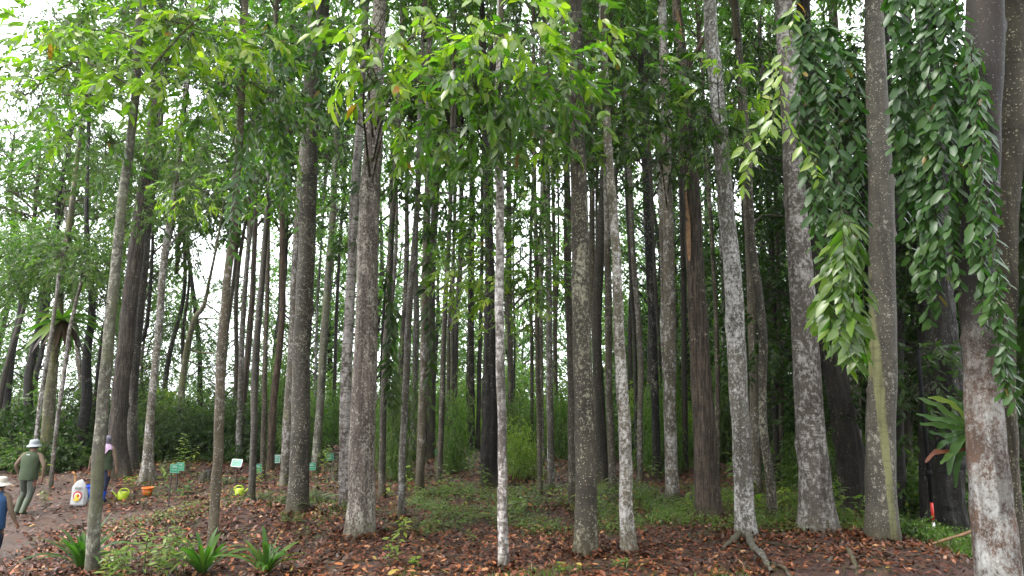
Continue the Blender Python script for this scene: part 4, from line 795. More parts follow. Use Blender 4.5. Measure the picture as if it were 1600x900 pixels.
for q, (pts, wd, yy, pal_, tt_) in enumerate((([(1514, 664), (1490, 650), (1462, 632), (1434, 622)], .075, -.25, 'gloss', .8), ([(1514, 662), (1498, 640), (1478, 626), (1450, 621)], .085, .05, 'herb', .75), ([(1514, 668), (1488, 658), (1460, 654), (1432, 646)], .07, .2, 'gloss', .6),
     ([(1514, 670), (1490, 668), (1468, 664), (1438, 662)], .075, -.1, 'gloss', .7), ([(1514, 674), (1496, 678), (1476, 680), (1452, 674)], .07, .25, 'gloss', .45), ([(1514, 676), (1500, 690), (1488, 708), (1482, 742)], .085, -.2, 'gloss', .65),
     ([(1514, 680), (1506, 700), (1497, 722), (1492, 762)], .07, .0, 'gloss', .5), ([(1514, 660), (1506, 642), (1494, 628), (1478, 618)], .07, .2, 'gloss', .35), ([(1514, 674), (1492, 686), (1474, 692), (1462, 706)], .065, .15, 'gloss', .3),
     ([(1514, 672), (1494, 700), (1480, 714), (1470, 724)], .06, -.3, 'gloss', .85), ([(1514, 700), (1484, 706), (1462, 706), (1446, 722)], .055, -.3, 'dry', .5))):
    c = catmull(np.array([np.array(at(a, b_, 8.0 + yy * (n_ / 3) ** 1.3)) - b0 for n_, (a, b_) in enumerate(pts)]), 16); u = np.linspace(0, 1, 16); tg = nrm(np.gradient(c, axis=0))
    sd_ = nrm(np.cross(tg, np.array([rr.uniform(-.3, .3), -1., .5]))); w_ = wd * np.sin(PI * (u * .9 + .07)) ** .5 * (1 + .16 * np.sin(u * 17 + q)); nn = np.cross(sd_, tg)
    l_ = c - sd_ * w_[:, None] / 2 + nn * (.012 * np.sin(u * 21 + q))[:, None]; r_ = c + sd_ * w_[:, None] / 2 - nn * (.012 * np.sin(u * 19 + q))[:, None]; m_ = c - nn * .008
    V = np.stack([l_, m_, r_], 1).reshape(-1, 3); a_ = np.arange(15) * 3
    link('withered_frond' if pal_ == 'dry' else 'frond', mesh_np('frond', V, [np.concatenate([np.stack([a_, a_ + 1, a_ + 4, a_ + 3], -1), np.stack([a_ + 1, a_ + 2, a_ + 5, a_ + 4], -1)])], np.full(len(V), tt_), True), t, LF[pal_])

def seedling(px, py, h, n, L, pal, label, seed, stems=1, spread=.15, name='seedling', Y=None, cat='seedling', tint=(.3, .9), asp=.42, lean=.15):
    r = np.random.default_rng(seed); g = on_ground(px, py) if Y is None else at(px, py, Y)
    t = root(name, g, label, cat)
    for s in range(stems):
        a = r.uniform(0, 6.28); q = np.array([math.cos(a), math.sin(a), 0]) * spread * (s > 0) * r.uniform(.3, 1); hh = h * r.uniform(.6, 1) if s else h
        e = q + np.array([r.normal(0, lean) * hh, r.normal(0, lean) * hh, hh]); cl = catmull([q - [0, 0, .03], (q + e) / 2 + r.normal(0, .03 * hh, 3), e], 8)
        MB().tube(cl, np.linspace(.008 * max(h, .5), .003, 8), 5).build('stem', t, flat_mat('stem_green', (.07, .09, .03), .6) if 'stem_green' not in bpy.data.materials else bpy.data.materials['stem_green'])
        m = n; u = .3 + .7 * (np.arange(m) + .5) / m; A = np.stack([np.interp(u, np.linspace(0, 1, 8), cl[:, k]) for k in range(3)], -1)
        az = np.arange(m) * 2.4 + r.uniform(0, 6); D = np.stack([np.cos(az), np.sin(az), r.normal(.05, .25, m)], -1); U = np.stack([r.normal(0, .2, m), r.normal(0, .2, m) - .2, np.ones(m)], -1)
        A = A + D * .15 * L * (h > .3)
        single_leaves(A, D, U, L * r.uniform(.6, 1.1, m), r.uniform(tint[0], tint[1], m), pal, t)
    return t
sd = 60
for (px, py, h, n, L, pal, lab, st, sp) in (
    (225, 908, .62, 14, .12, 'herb', 'leafy pale green bush at the bottom edge beside the large strap leaved rosette', 26, .5),
    (612, 885, .42, 9, .13, 'herb', 'broad leaved bright seedling cluster below the white blotched trunk', 3, .12),
    (632, 842, .35, 8, .13, 'lime', 'yellow green seedling against the foot of the white blotched trunk', 3, .1),
    (570, 840, .26, 10, .10, 'herb', 'pale green seedling right before the foot of the wide pinkish trunk', 3, .08),
    (672, 840, .28, 7, .11, 'green', 'small dark seedling on the leaf mound past the white blotched trunk', 3, .12),
    (648, 888, .16, 6, .10, 'lime', 'low seedling near the lower edge of the leaf bank, below the mound', 3, .1),
    (735, 850, .24, 7, .07, 'green', 'wispy seedling just before the slim pale middle trunk', 2, .05),
    (928, 862, .16, 8, .08, 'herb', 'tiny fresh green sprout leaning on the large speckled trunk', 2, .03),
    (875, 893, .12, 7, .08, 'herb', 'small green sprout at the lower edge between the two middle trunks', 3, .08),
    (975, 886, .12, 7, .08, 'herb', 'low bright sprouts below the white footed trunk', 5, .15),
    (150, 782, .5, 8, .14, 'lime', 'green seedling beside the blue bucket', 2, .08),
    (67, 768, .85, 8, .15, 'lime', 'young yellow green sapling with few leaves next to the person with the grey hat', 1, .0),
    (70, 790, .4, 8, .13, 'herb', 'short seedling on the path edge next to the person with the grey hat', 2, .05),
    (288, 740, 1.15, 22, .17, 'lime', 'young tree sapling with drooping yellowish leaves behind the first green signs', 3, .3),
    (255, 745, .45, 9, .16, 'herb', 'leafy seedling beside the post of the first green sign', 2, .1),
    (290, 775, .3, 7, .28, 'gloss', 'low plant with broad bluish leaves right after the first sign post', 2, .1),
    (205, 765, .35, 9, .12, 'lime', 'light green sapling behind the first watering can', 4, .15),
    (250, 768, .55, 8, .20, 'herb', 'seedling with large leaves next to the orange pot', 2, .08),
    (402, 762, .6, 10, .15, 'lime', 'light yellow green seedling behind the thin grey trunk', 2, .1),
    (505, 740, 1.0, 16, .13, 'lime', 'yellowish shrub behind the olive grey leaning trunk', 5, .4),
    (700, 742, .7, 12, .14, 'herb', 'pale leaved shrub in the middle past the deepest sign', 5, .35),
    (742, 745, .7, 10, .15, 'herb', 'fresh shrub before the rough blackish trunk', 4, .3),
    (1178, 815, .55, 6, .3, 'green', 'broad leaved plant between the white trunk and the curving dark one', 2, .15),
    (1150, 760, .8, 9, .25, 'green', 'broad leaved shrub just behind the blotched white trunk', 3, .3),
    (1230, 770, 1.1, 12, .25, 'green', 'taller broad leaved shrub behind the pale ringed trunk', 3, .3),
    (1310, 810, .8, 12, .2, 'herb', 'bright leaved shrub under the dark leaning trunk', 4, .35),
    (1415, 815, .7, 14, .13, 'herb', 'ferny bright shrub behind the green striped trunk', 8, .5),
    (1500, 800, 1.2, 14, .13, 'lime', 'yellow green shrub in the gap beside the broadest trunk', 7, .5)):
    seedling(px, py, h, n, L, pal, lab, sd, st, sp); sd += 1

for i in range(34):
    x = -3 + 9.6 * (i + random.random()) / 34; Y = random.uniform(12.6, 19); py_ = 615 + FPX * (CZ - gzs(x, Y)) / Y
    seedling(800 + FPX * x / Y, py_, random.uniform(.25, .75), random.randint(5, 9), random.uniform(.09, .2), random.choice(['herb', 'green', 'lime']), 'young broad leaved seedling in the weeds of the green strip', 300 + i, random.randint(1, 4), .2)
    bpy.data.objects['seedling' if False else [o.name for o in bpy.data.objects if o.name.startswith('seedling')][-1]]['group'] = 'seedlings in the weeds of the green strip'
def fern(loc, label, nf, L, seed, pal='pale'):
    r = random.Random(seed); t = root('fern', loc, label, 'fern')
    for i in range(nf):
        az = i * 2.4 + r.uniform(-.3, .3); up = r.uniform(.45, 1.2); ll = L * r.uniform(.7, 1); n = 16; u = np.linspace(0, 1, n)
        d = np.array([math.cos(az), math.sin(az), 0]); s = np.array([-math.sin(az), math.cos(az), 0]); q = np.array([r.uniform(-.1, .1), r.uniform(-.1, .1), 0]) * L * 2
        c = q + d * (ll * u * math.cos(up))[:, None] + np.array([0, 0, 1.]) * (ll * (u * math.sin(up) - .45 * u ** 2))[:, None]
        b = MB(); b.tube(c, np.linspace(.005, .0015, n), 3)
        for sg in (-1, 1):
            l_ = ll * .26 * np.sin(PI * (u * .9 + .08)) ** .8
            A = c[1:]; k = n - 1; D = s * sg + d * .35 + np.array([0, 0, -.1]); T, Fs = TEMPL[0]
            Dn, S, Nn = leaf_frames(np.repeat(D[None], k, 0), np.repeat(np.array([[0, 0, 1.]]), k, 0))
            V = A[:, None] + Dn[:, None] * T[:, 0][None, :, None] * l_[1:, None, None] + S[:, None] * T[:, 1][None, :, None] * (l_[1:, None, None] * .28)
            b.add(V.reshape(-1, 3), (Fs[0][None] + (np.arange(k) * 4)[:, None, None]).reshape(-1, 3), r.uniform(.3, .9))
        b.build('frond', t, LF[pal], smooth=False)
    return t
for i, (px, py, L, n, lab) in enumerate([(440, 790, .6, 12, 'feathery pale fern before the big dark spotted trunk'), (470, 800, .55, 12, 'feathery fern at the very foot of the big dark spotted trunk'), (495, 785, .7, 14, 'tallest feathery fern, between the big dark trunk and the grey ringed one'),
    (415, 780, .5, 10, 'low fern right after the second watering can'), (355, 757, .5, 14, 'low spreading fern behind the second watering can'), (385, 752, .45, 10, 'small fern between the slim mottled trunk and the thin grey one'), (455, 815, .4, 10, 'small fern lowest on the slope under the dark trunk'),
    (1405, 830, .6, 12, 'green fern behind the foot of the striped trunk'), (680, 772, .45, 9, 'little fern on the green strip before the deepest sign')]):
    fern(on_ground(px, py), lab, n, L, 80 + i, 'pale' if px < 600 else 'herb')

# ------------------------------------------------------------------ understory bushes and the wood beyond
def bush_mesh(name, n, pal, seed, k=9, L=.09, shape=(1, 1, .8), lobes=9):
    r = np.random.default_rng(seed); A, D, U = [], [], []
    for j in range(lobes):
        c = nrm(r.normal(size=(1, 3)))[0] * np.array(shape) * r.uniform(.3, .62); c[2] = abs(c[2]) * 1.0 + .12
        a, d, u, _, _ = spray_points(r, c, np.array([.42, .42, .34]) * r.uniform(.7, 1.1), n // lobes // k, k, L, .35, slen=.25, gap=.1); A.append(a); D.append(d); U.append(u)
    A, D, U = map(np.concatenate, (A, D, U)); LL = r.uniform(.7, 1.2, len(A)) * L
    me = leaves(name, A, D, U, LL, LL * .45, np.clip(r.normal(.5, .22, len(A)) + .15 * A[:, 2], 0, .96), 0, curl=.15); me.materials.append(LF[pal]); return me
BM = {}; TALL = {}
for pal in ('dark', 'green', 'mid', 'lime'):
    for v_ in (0, 1): BM[pal, v_] = bush_mesh('foliage', 3200, pal, 200 + v_ + len(pal) * 3)
for i, pal in enumerate(('green', 'mid', 'lime', 'dark')): TALL[pal] = bush_mesh('foliage', 9000, pal, 260 + i, L=.055, shape=(1, 1, 1.5), lobes=20)
stem_me = {}
def stems(v_):
    if v_ not in stem_me:
        b = MB(); r = np.random.default_rng(v_)
        for i in range(9):
            e = np.array([r.normal(0, .4), r.normal(0, .4), r.uniform(.4, 1)]); b.tube(catmull([np.array([0, 0, -.1]) + r.normal(0, .03, 3) * [1, 1, 0], e * .5 + r.normal(0, .05, 3), e], 6), np.linspace(.02, .004, 6), 4)
        me = mesh_np('stems', np.concatenate(b.V), [np.concatenate(f) for f in b.F.values()], None, True); me.materials.append(BK['twig']); stem_me[v_] = me
    return stem_me[v_]
def bush(x, y, R, H, pal, label, group, rot, z=None, tall=False):
    t = root('bush', (x, y, gzs(x, y) if z is None else z), label, 'bush', group)
    for nm, me in (('foliage', TALL[pal] if tall else BM[pal, int(rot * 7) % 2]), ('stem', stems(int(rot * 5) % 3))):
        o = bpy.data.objects.new(nm, me); COL.objects.link(o); o.parent = t; o.scale = (R, R, H); o.rotation_euler.z = rot
        if nm == 'foliage': o['kind'] = 'stuff'
rb_ = random.Random(9)
def row(n, px0, px1, Y0, Y1, R0, R1, pals, label, group, tall=False):
    for i in range(n):
        px = px0 + (px1 - px0) * (i + rb_.uniform(.1, .9)) / n; Y = rb_.uniform(Y0, Y1); x = (px - 800) / FPX * Y; R = rb_.uniform(R0, R1)
        bush(x, Y, R, R * rb_.uniform(.8, 1.4), rb_.choice(pals), label, group, rb_.uniform(0, 6.28), tall=tall)
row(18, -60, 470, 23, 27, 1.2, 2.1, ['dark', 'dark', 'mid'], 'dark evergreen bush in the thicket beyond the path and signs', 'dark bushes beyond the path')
row(9, 190, 480, 24, 28, 1.6, 2.6, ['dark', 'mid', 'dark'], 'tall dark bush standing behind the first green signs and the orange pot', 'tall dark bushes behind the first signs', True)
row(10, -80, 170, 21.5, 24, .9, 1.6, ['dark', 'mid'], 'dark low bush right behind the walkers at the path', 'bushes right behind the walkers')
row(5, 240, 340, 27, 29, 1.5, 2.2, ['lime', 'green', 'lime'], 'bright yellow green bush showing beyond the dark thicket, past the crooked trees', 'yellow green bushes past the crooked trees')
row(14, 480, 1000, 31, 36, .9, 1.7, ['green', 'mid', 'lime', 'green'], 'light green bush along the far ridge of the grove', 'bushes on the far ridge')
row(8, 800, 900, 28, 33, 1.2, 2.0, ['green', 'lime'], 'bright layered bush behind the two slim side by side trunks', 'bushes behind the two slim trunks')
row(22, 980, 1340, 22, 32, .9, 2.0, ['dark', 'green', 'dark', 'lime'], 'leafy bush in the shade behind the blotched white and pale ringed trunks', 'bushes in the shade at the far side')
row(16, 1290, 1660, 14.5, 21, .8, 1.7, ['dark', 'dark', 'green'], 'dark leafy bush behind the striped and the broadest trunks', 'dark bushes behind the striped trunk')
row(5, 1380, 1560, 11.8, 13.5, .35, .6, ['green', 'dark'], 'small low bush by the measuring pole', 'low bushes by the measuring pole')

row(12, -120, 460, 31, 38, 1.8, 2.8, ['mid', 'mid', 'green'], 'tall hazy green thicket bush on the valley rim beyond the path', 'tall bushes on the valley rim', True)
row(22, 430, 1000, 34, 42, 1.8, 3.0, ['green', 'mid', 'lime', 'green'], 'tall light green bush past the ridge behind the rows of trunks', 'tall bushes past the ridge', True)
row(18, 960, 1400, 30, 38, 2.4, 4, ['green', 'dark', 'lime', 'green'], 'tall leafy bush far behind the blotched white and pale ringed trunks', 'tall bushes far behind the pale trunks', True)
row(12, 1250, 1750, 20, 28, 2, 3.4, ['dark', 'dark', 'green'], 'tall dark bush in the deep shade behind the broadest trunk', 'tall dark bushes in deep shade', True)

row(34, 430, 1330, 19, 31, .55, 1.0, ['green', 'mid', 'lime', 'green'], 'slender leafy sapling among the thin trunks', 'leafy saplings among the thin trunks', True)
for o in [o for o in bpy.data.objects if o.get('group') == 'leafy saplings among the thin trunks']:
    for c_ in o.children: c_.scale.z *= random.Random(o.name).uniform(1.6, 3.2)
row(10, 1240, 1480, 17, 22, 1.2, 2.0, ['green', 'green', 'mid'], 'green leafy bush behind the broad trunks', 'green bushes behind the broad trunks', True)

def wood_tree_meshes(v_):
    r = np.random.default_rng(300 + v_); A, D, U = [], [], []; b = MB()
    tz = [0, .35, .7, 1.0]; b.tube(np.array([[0, 0, -.15], [.01, 0, .3], [.02 * (v_ - 1), .02, .6], [0, 0, .95]]), np.array([.016, .013, .009, .003]), 7)
    for j in range(22):
        an = j * 2.4 + r.uniform(-.5, .5); z = .26 + .72 * ((j + .5) / 22); rr = (.24 * math.sin(PI * min(1, (z - .12) / .95)) ** .7 + .02) * r.uniform(.5, 1.1)
        c = np.array([math.cos(an) * rr, math.sin(an) * rr, z]); s_ = r.uniform(.07, .12)
        a, d, u, pp, T = spray_points(r, c, np.array([s_, s_, s_ * .62]) * .82, 48, 8, .013, .4, slen=.05, gap=.1); A.append(a); D.append(d); U.append(u)
        st = np.array([0, 0, z - rr * .6]); b.tube(catmull([st, (st + c) / 2 + [0, 0, .01], c], 6), np.linspace(.005, .0015, 6), 4)
    A, D, U = map(np.concatenate, (A, D, U)); LL = r.uniform(.011, .018, len(A))
    f = leaves('foliage', A, D, U, LL, LL * .5, np.clip(r.normal(.5, .2, len(A)), 0, .96), 0, curl=.15)
    return f, mesh_np('trunk', np.concatenate(b.V), [np.concatenate(q) for q in b.F.values()], None, True)
WT = [wood_tree_meshes(v_) for v_ in range(4)]
wmats = ['mid', 'green', 'mid', 'dark']
for v_, (f, tk) in enumerate(WT): f.materials.append(LF[wmats[v_]]); tk.materials.append(BK['dark'])
rw = random.Random(21)
def wood(n, px0, px1, Y0, Y1, H0, H1, vs, label, group):
    for i in range(n):
        px = px0 + (px1 - px0) * (i + rw.uniform(0, 1)) / n; Y = rw.uniform(Y0, Y1); x = (px - 800) / FPX * Y; H = rw.uniform(H0, H1); v_ = rw.choice(vs); rot = rw.uniform(0, 6.28)
        t = root('broadleaf_tree', (x, Y, gzs(x, Y) - .2), label, 'tree', group)
        for nm, me in (('foliage', WT[v_][0]), ('trunk', WT[v_][1])):
            o = bpy.data.objects.new(nm, me); COL.objects.link(o); o.parent = t; o.scale = (H * .95, H * .95, H); o.rotation_euler.z = rot
            if nm == 'foliage': o['kind'] = 'stuff'
wood(4, -60, 460, 29, 34, 5.5, 8.5, [0, 1, 2], 'low leafy tree at the valley rim behind the thicket', 'low trees at the valley rim')
wood(7, -250, 480, 34, 50, 8, 13, [0, 2, 1], 'hazy leafy tree on the valley side beyond the path', 'leafy trees on the valley side beyond the path')
wood(10, 430, 1060, 38, 52, 12, 18, [0, 1, 2, 1], 'leafy tree beyond the ridge behind the rows of trunks', 'leafy trees beyond the ridge')
wood(19, 1000, 1800, 26, 42, 10, 16, [3, 1, 3], 'dark leafy tree deep in the wood behind the broad trunks', 'dark leafy trees deep in the wood')
wood(7, 500, 1400, 52, 68, 18, 26, [0, 2], 'tall far tree over the crest of the ridge, seen through the trunks', 'tall far trees over the ridge crest')

# unseen trees added behind the camera to cut frontal light, left side kept open
wd_ = bpy.data.objects.new('woodland', None); COL.objects.link(wd_); wd_['kind'] = 'stuff'
for i in range(13):
    an = PI * 1.3 + PI * .7 * (i + .5) / 13; rd = rw.uniform(7.5, 12); x, y = math.cos(an) * rd * 1.5, math.sin(an) * rd + 2; H = rw.uniform(12, 17); v_ = rw.choice([1, 3]); rot = rw.uniform(0, 6.28)
    for nm, me in (('foliage', WT[v_][0]), ('trunk', WT[v_][1])):
        o = bpy.data.objects.new(nm, me); COL.objects.link(o); o.parent = wd_; o.location = (x, y, gzs(x, y) - .2); o.scale = (H * .95, H * .95, H); o.rotation_euler.z = rot; o['kind'] = 'stuff'
for i in range(11):     # dark trees close behind the vine curtains
    px = 1255 + 36 * i; Y = rw.uniform(15.5, 21); x = (px - 800) / FPX * Y; H = rw.uniform(9, 13); rot = rw.uniform(0, 6.28)
    t = root('broadleaf_tree', (x, Y, gzs(x, Y) - .2), 'dark dense tree close behind the glossy vine curtains', 'tree', 'dark trees close behind the vine curtains')
    for nm, me in (('foliage', WT[3][0]), ('trunk', WT[3][1])):
        o = bpy.data.objects.new(nm, me); COL.objects.link(o); o.parent = t; o.scale = (H * .95, H * .95, H); o.rotation_euler.z = rot
        if nm == 'foliage': o['kind'] = 'stuff'

# ---- every member of a group is named by the two near trunks it stands between
MARKS = [(-200, 'picture edge'), (150, 'slim mossy'), (236, 'flared pale'), (343, 'peeling slim'), (401, 'thin grey'), (471, 'big dark'), (541, 'grey ringed'), (569, 'wide pinkish'), (633, 'white blotched'), (661, 'climber covered'), (783, 'slim middle'),
         (912, 'large speckled'), (974, 'white footed'), (1047, 'evenly speckled'), (1098, 'broken topped'), (1156, 'rooted white'), (1266, 'broad ringed'), (1377, 'green striped'), (1545, 'broadest'), (1900, 'picture edge')]
KINDS_ = {'low trees at the valley rim': 'low leafy rim tree', 'leafy saplings among the thin trunks': 'slender leafy sapling', 'green bushes behind the broad trunks': 'green lit bush', 'thin far stems past the wide pinkish trunk': 'thin far stem', 'thin far stems behind the large speckled trunk': 'thin far stem', 'thin far stems behind the blotched white trunk': 'thin far stem', 'thin far stems beyond the green signs': 'thin far stem',
 'slender trees on the valley rim': 'leaning slender rim tree', 'dark bushes beyond the path': 'dark thicket bush', 'bushes right behind the walkers': 'low bush behind walkers', 'tall dark bushes behind the first signs': 'tall dark sign-side bush',
 'yellow green bushes past the crooked trees': 'sunny yellow green bush', 'bushes on the far ridge': 'low light ridge bush', 'bushes behind the two slim trunks': 'bright layered bush', 'bushes in the shade at the far side': 'leafy shaded bush',
 'dark bushes behind the striped trunk': 'dark leafy bush', 'low bushes by the measuring pole': 'small low pole-side bush', 'tall bushes on the valley rim': 'tall hazy thicket bush', 'tall bushes past the ridge': 'tall light green bush', 'tall bushes far behind the pale trunks': 'tall far leafy bush',
 'tall dark bushes in deep shade': 'tall dark shade bush', 'leafy trees on the valley side beyond the path': 'hazy valley tree', 'leafy trees beyond the ridge': 'leafy tree past ridge', 'dark leafy trees deep in the wood': 'dark deep wood tree',
 'tall far trees over the ridge crest': 'tallest far tree', 'dark trees close behind the vine curtains': 'dark tree behind vines', 'seedlings in the weeds of the green strip': 'young seedling in weeds'}
import bisect
ORD = ['first', 'second', 'third', 'fourth', 'fifth', 'sixth', 'seventh', 'eighth', 'ninth', 'tenth', 'eleventh', 'twelfth']
gaps = {}
for o in list(bpy.data.objects):
    if o.parent is None and o.get('group') in KINDS_ and o.location.y > 1:
        px = 800 + FPX * o.location.x / o.location.y; i = bisect.bisect([m_[0] for m_ in MARKS], px); i = min(max(i, 1), len(MARKS) - 1)
        gaps.setdefault((KINDS_[o['group']], i), []).append((px, o.name, o))
for (kd, i), L_ in gaps.items():
    L_.sort(key=lambda q: q[0]); a, b = MARKS[i - 1][1], MARKS[i][1]
    where = ('between the %s and the %s trunk' % (a, b)) if 'picture' not in a + b else ('between the picture edge and the %s trunk' % (b if 'picture' in a else a))
    for q, (_, _, o) in enumerate(L_):
        o['label'] = '%s %s' % (kd, where) + ('' if len(L_) == 1 else ', %s from left' % ORD[min(q, 11)])

# ------------------------------------------------------------------ small green plot signs
sgn = flat_mat('sign_green', (.015, .17, .085), .35, .08, 3, 0, .5); sgp = flat_mat('sign_pale_green', (.12, .33, .23), .35, .15, 3, 0, .5)
swh = flat_mat('sign_white', (.5, .54, .52), .4, .04, 3, 0); spo = flat_mat('sign_post', (.05, .035, .03), .7, .2)
def boxm(name, sx, sy, sz, c, parent, mat, bev=.004, rot=None):
    bm = bmesh.new(); bmesh.ops.create_cube(bm, size=1); bmesh.ops.scale(bm, vec=(sx, sy, sz), verts=bm.verts)
    if bev: bmesh.ops.bevel(bm, geom=bm.edges[:], offset=min(bev, sx * .3, sy * .3, sz * .3), segments=1, affect='EDGES')
    if rot: bmesh.ops.rotate(bm, verts=bm.verts, matrix=rot)
    bmesh.ops.translate(bm, vec=c, verts=bm.verts); me = bpy.data.meshes.new(name); bm.to_mesh(me); bm.free(); return link(name, me, parent, mat)
def sign(px, py, Y, wpx, hpx, label, pale=False, roll=0, back=.0, yaw=0, postpx=40):
    p = at(px, py, Y); s = Y / FPX; W, H = wpx * s, hpx * s; g = gzs(p.x, Y)
    t = root('plot_sign', (p.x, Y, g), label, 'sign'); t.rotation_euler.z = yaw; z = p.z - g
    boxm('post', .03, .03, z + .06, (-W * .42 if not pale else 0, .022, (z) / 2 - .05), t, spo)
    R = Matrix.Rotation(roll, 3, 'Y') @ Matrix.Rotation(-back, 3, 'X')
    def q(x, y, z_): v = R @ Vector((x, y, z_)); return (v.x, v.y, v.z + z)
    boxm('board', W, .008, H, q(0, 0, 0), t, sgp if pale else sgn, .002, R)
    fr = .022 if pale else .008
    for (sx, sz, cx, cz) in ((W, fr, 0, H / 2), (W, fr, 0, -H / 2), (fr, H, W / 2, 0), (fr, H, -W / 2, 0)): boxm('board_edge', sx, .012, sz, q(cx, -.001, cz), t, swh if pale else sgp, .001, R)
    rr = random.Random(int(px))
    for zz, wd in ((.30, .42), (.17, .62), (-.03, 0), (-.16, .66)):
        if wd:
            n = max(3, int(wd * 9)); x = -wd / 2
            for i in range(n):                                        # worn, unreadable lettering: short printed strokes
                w_ = wd / n * rr.uniform(.55, .85); boxm('lettering', W * w_, .003, H * rr.uniform(.045, .06), q(W * (x + w_ / 2), -.0075, H * zz), t, swh, 0, R); x += wd / n
    return t
sign(273, 732, 16.8, 13, 12.5, 'green plot sign with white lettering on a dark post, nearest the orange pot', yaw=.05)
sign(282, 729, 18.3, 12, 11.5, 'green plot sign partly hidden behind the one nearest the orange pot', yaw=-.12)
sign(370, 723.5, 18.5, 15, 11, 'whitish tilted plot sign between the slim mottled trunk and the thin grey one', pale=True, roll=.07, back=.4)
sign(403, 731.5, 19, 10, 12, 'green plot sign squeezed between two thin grey trunks', yaw=.1)
sign(432, 717, 21.5, 11, 11, 'pale green and white plot sign just before the brown mottled trunk', pale=True, back=.1)
sign(487, 729, 18.2, 11, 10, 'small bright green plot sign right next to the big dark spotted trunk', roll=-.06)
sign(515, 714, 22.5, 12, 10, 'dark green plot sign between the olive leaning trunk and the grey ringed one')
sign(680, 706, 24, 9, 9, 'small dark green plot sign deep among the thin trunks in the middle')

# ------------------------------------------------------------------ pots, cans, sack, bucket, stake
def lathe(name, prof, parent, mat, seg=28, c=(0, 0, 0), sc=(1, 1), smooth=True):
    V = []; th = np.linspace(0, 2 * PI, seg, endpoint=False)
    for r_, z in prof: V.append(np.stack([np.cos(th) * r_ * sc[0] + c[0], np.sin(th) * r_ * sc[1] + c[1], np.full(seg, z + c[2])], -1))
    n = len(prof); i = np.arange(n - 1)[:, None] * seg; j = np.arange(seg)[None]; j2 = (j + 1) % seg
    return link(name, mesh_np(name, np.concatenate(V), [np.stack([i + j, i + j2, i + seg + j2, i + seg + j], -1).reshape(-1, 4)], None, smooth), parent, mat)
def put(px, py, Y=None):
    g = on_ground(px, py); return g
pot_m = flat_mat('plastic_orange', (.62, .14, .015), .35, .06, 4, .05); can_m = flat_mat('plastic_lime', (.36, .46, .03), .35, .08, 4, .05); blu_m = flat_mat('plastic_blue', (.02, .07, .50), .35, .06, 4, .05)
soil_m = flat_mat('potting_soil', (.04, .025, .018), .9, .4, 30, .5)
g = put(230, 775); s = g.y / FPX; t = root('plant_pot', g, 'orange plastic pot with a thick rim beside the flared pale trunk', 'pot')
rp = 8.2 * s; lathe('pot_wall', [(0, 0), (rp * .72, 0), (rp * .9, rp * 1.35), (rp * .86, rp * 1.35), (rp * .7, .03), (0, .03)], t, pot_m); lathe('rim', [(rp * .9, rp * 1.18), (rp * 1.08, rp * 1.2), (rp * 1.08, rp * 1.5), (rp * .98, rp * 1.5), (rp * .87, rp * 1.3)], t, pot_m); lathe('soil', [(0, rp * 1.22), (rp * .86, rp * 1.2)], t, soil_m)
capcyl(.008, .006, rp, rp + 1.0, mat=BK['twig'], name='cane', parent=t, x=.06, y=0)
def can(px, py, yaw, label, rr):
    g = put(px, py); t = root('watering_can', g, label, 'watering can'); t.rotation_euler.z = yaw; R_ = rr
    lathe('can_body', [(0, 0), (R_ * .9, 0), (R_ * 1.0, R_ * .3), (R_ * .95, R_ * 1.5), (R_ * .8, R_ * 1.75), (R_ * .3, R_ * 1.8)], t, can_m, sc=(1.05, .75))
    b = MB(); b.tube(catmull([[-.9 * R_, 0, .5 * R_], [-1.5 * R_, 0, 1.2 * R_], [-2.1 * R_, 0, 1.9 * R_]], 8), np.linspace(.25 * R_, .12 * R_, 8), 10); sp = b.build('spout', t, can_m)
    b = MB(); b.tube(np.array([[-2.1 * R_, 0, 1.9 * R_], [-2.3 * R_, 0, 2.1 * R_], [-2.32 * R_, 0, 2.12 * R_]]), np.array([.12 * R_, .42 * R_, .02]), 12); b.build('rose', t, flat_mat('rose_pale', (.62, .68, .5), .4) if 'rose_pale' not in bpy.data.materials else bpy.data.materials['rose_pale'])
    b = MB(); b.tube(catmull([[.85 * R_, 0, .7 * R_], [1.25 * R_, 0, 1.7 * R_], [.6 * R_, 0, 2.35 * R_], [-.4 * R_, 0, 2.25 * R_], [-.7 * R_, 0, 1.65 * R_]], 20), np.full(20, .14 * R_), 8); b.build('handle', t, can_m)
can(191, 781, .25, 'lime yellow watering can beside the person in the lilac headscarf', .115)
can(374, 775, PI + .2, 'lime yellow watering can between the slim mottled trunk and the thin grey one', .095)
g = put(138, 786); t = root('bucket', g, 'blue plastic bucket behind the white sack', 'bucket')
lathe('bucket_wall', [(0, 0), (.17, 0), (.215, .42), (.205, .42), (.165, .02), (0, .02)], t, blu_m); lathe('rim', [(.213, .39), (.232, .395), (.232, .43), (.205, .43)], t, blu_m)
g = put(124, 790); t = root('fertiliser_sack', g, 'white printed sack slumped beside the blue bucket', 'sack'); t.rotation_euler.z = .12
sk = flat_mat('woven_white_sack', (.40, .40, .40), .55, .08, 5, .25); V = []; nr_ = 12; seg = 28; rs = np.random.default_rng(3)
for i in range(nr_):
    u = i / (nr_ - 1); z = .60 * u; wx = .19 * (1 - .32 * u ** 2) if u < .8 else .19 * (.80 - (u - .8) * 2.6); wy = .12 * (1 - .55 * u) if u < .9 else .05
    for j in range(seg):
        a = 2 * PI * j / seg; cx, sy = math.cos(a), math.sin(a); k = 1 + .05 * math.sin(5 * a + 4 * u) + .04 * math.sin(9 * a - 7 * u)
        V.append([np.sign(cx) * abs(cx) ** .6 * wx * k - .05 * u ** 2, np.sign(sy) * abs(sy) ** .7 * wy * k, z + .03 * cx * u])
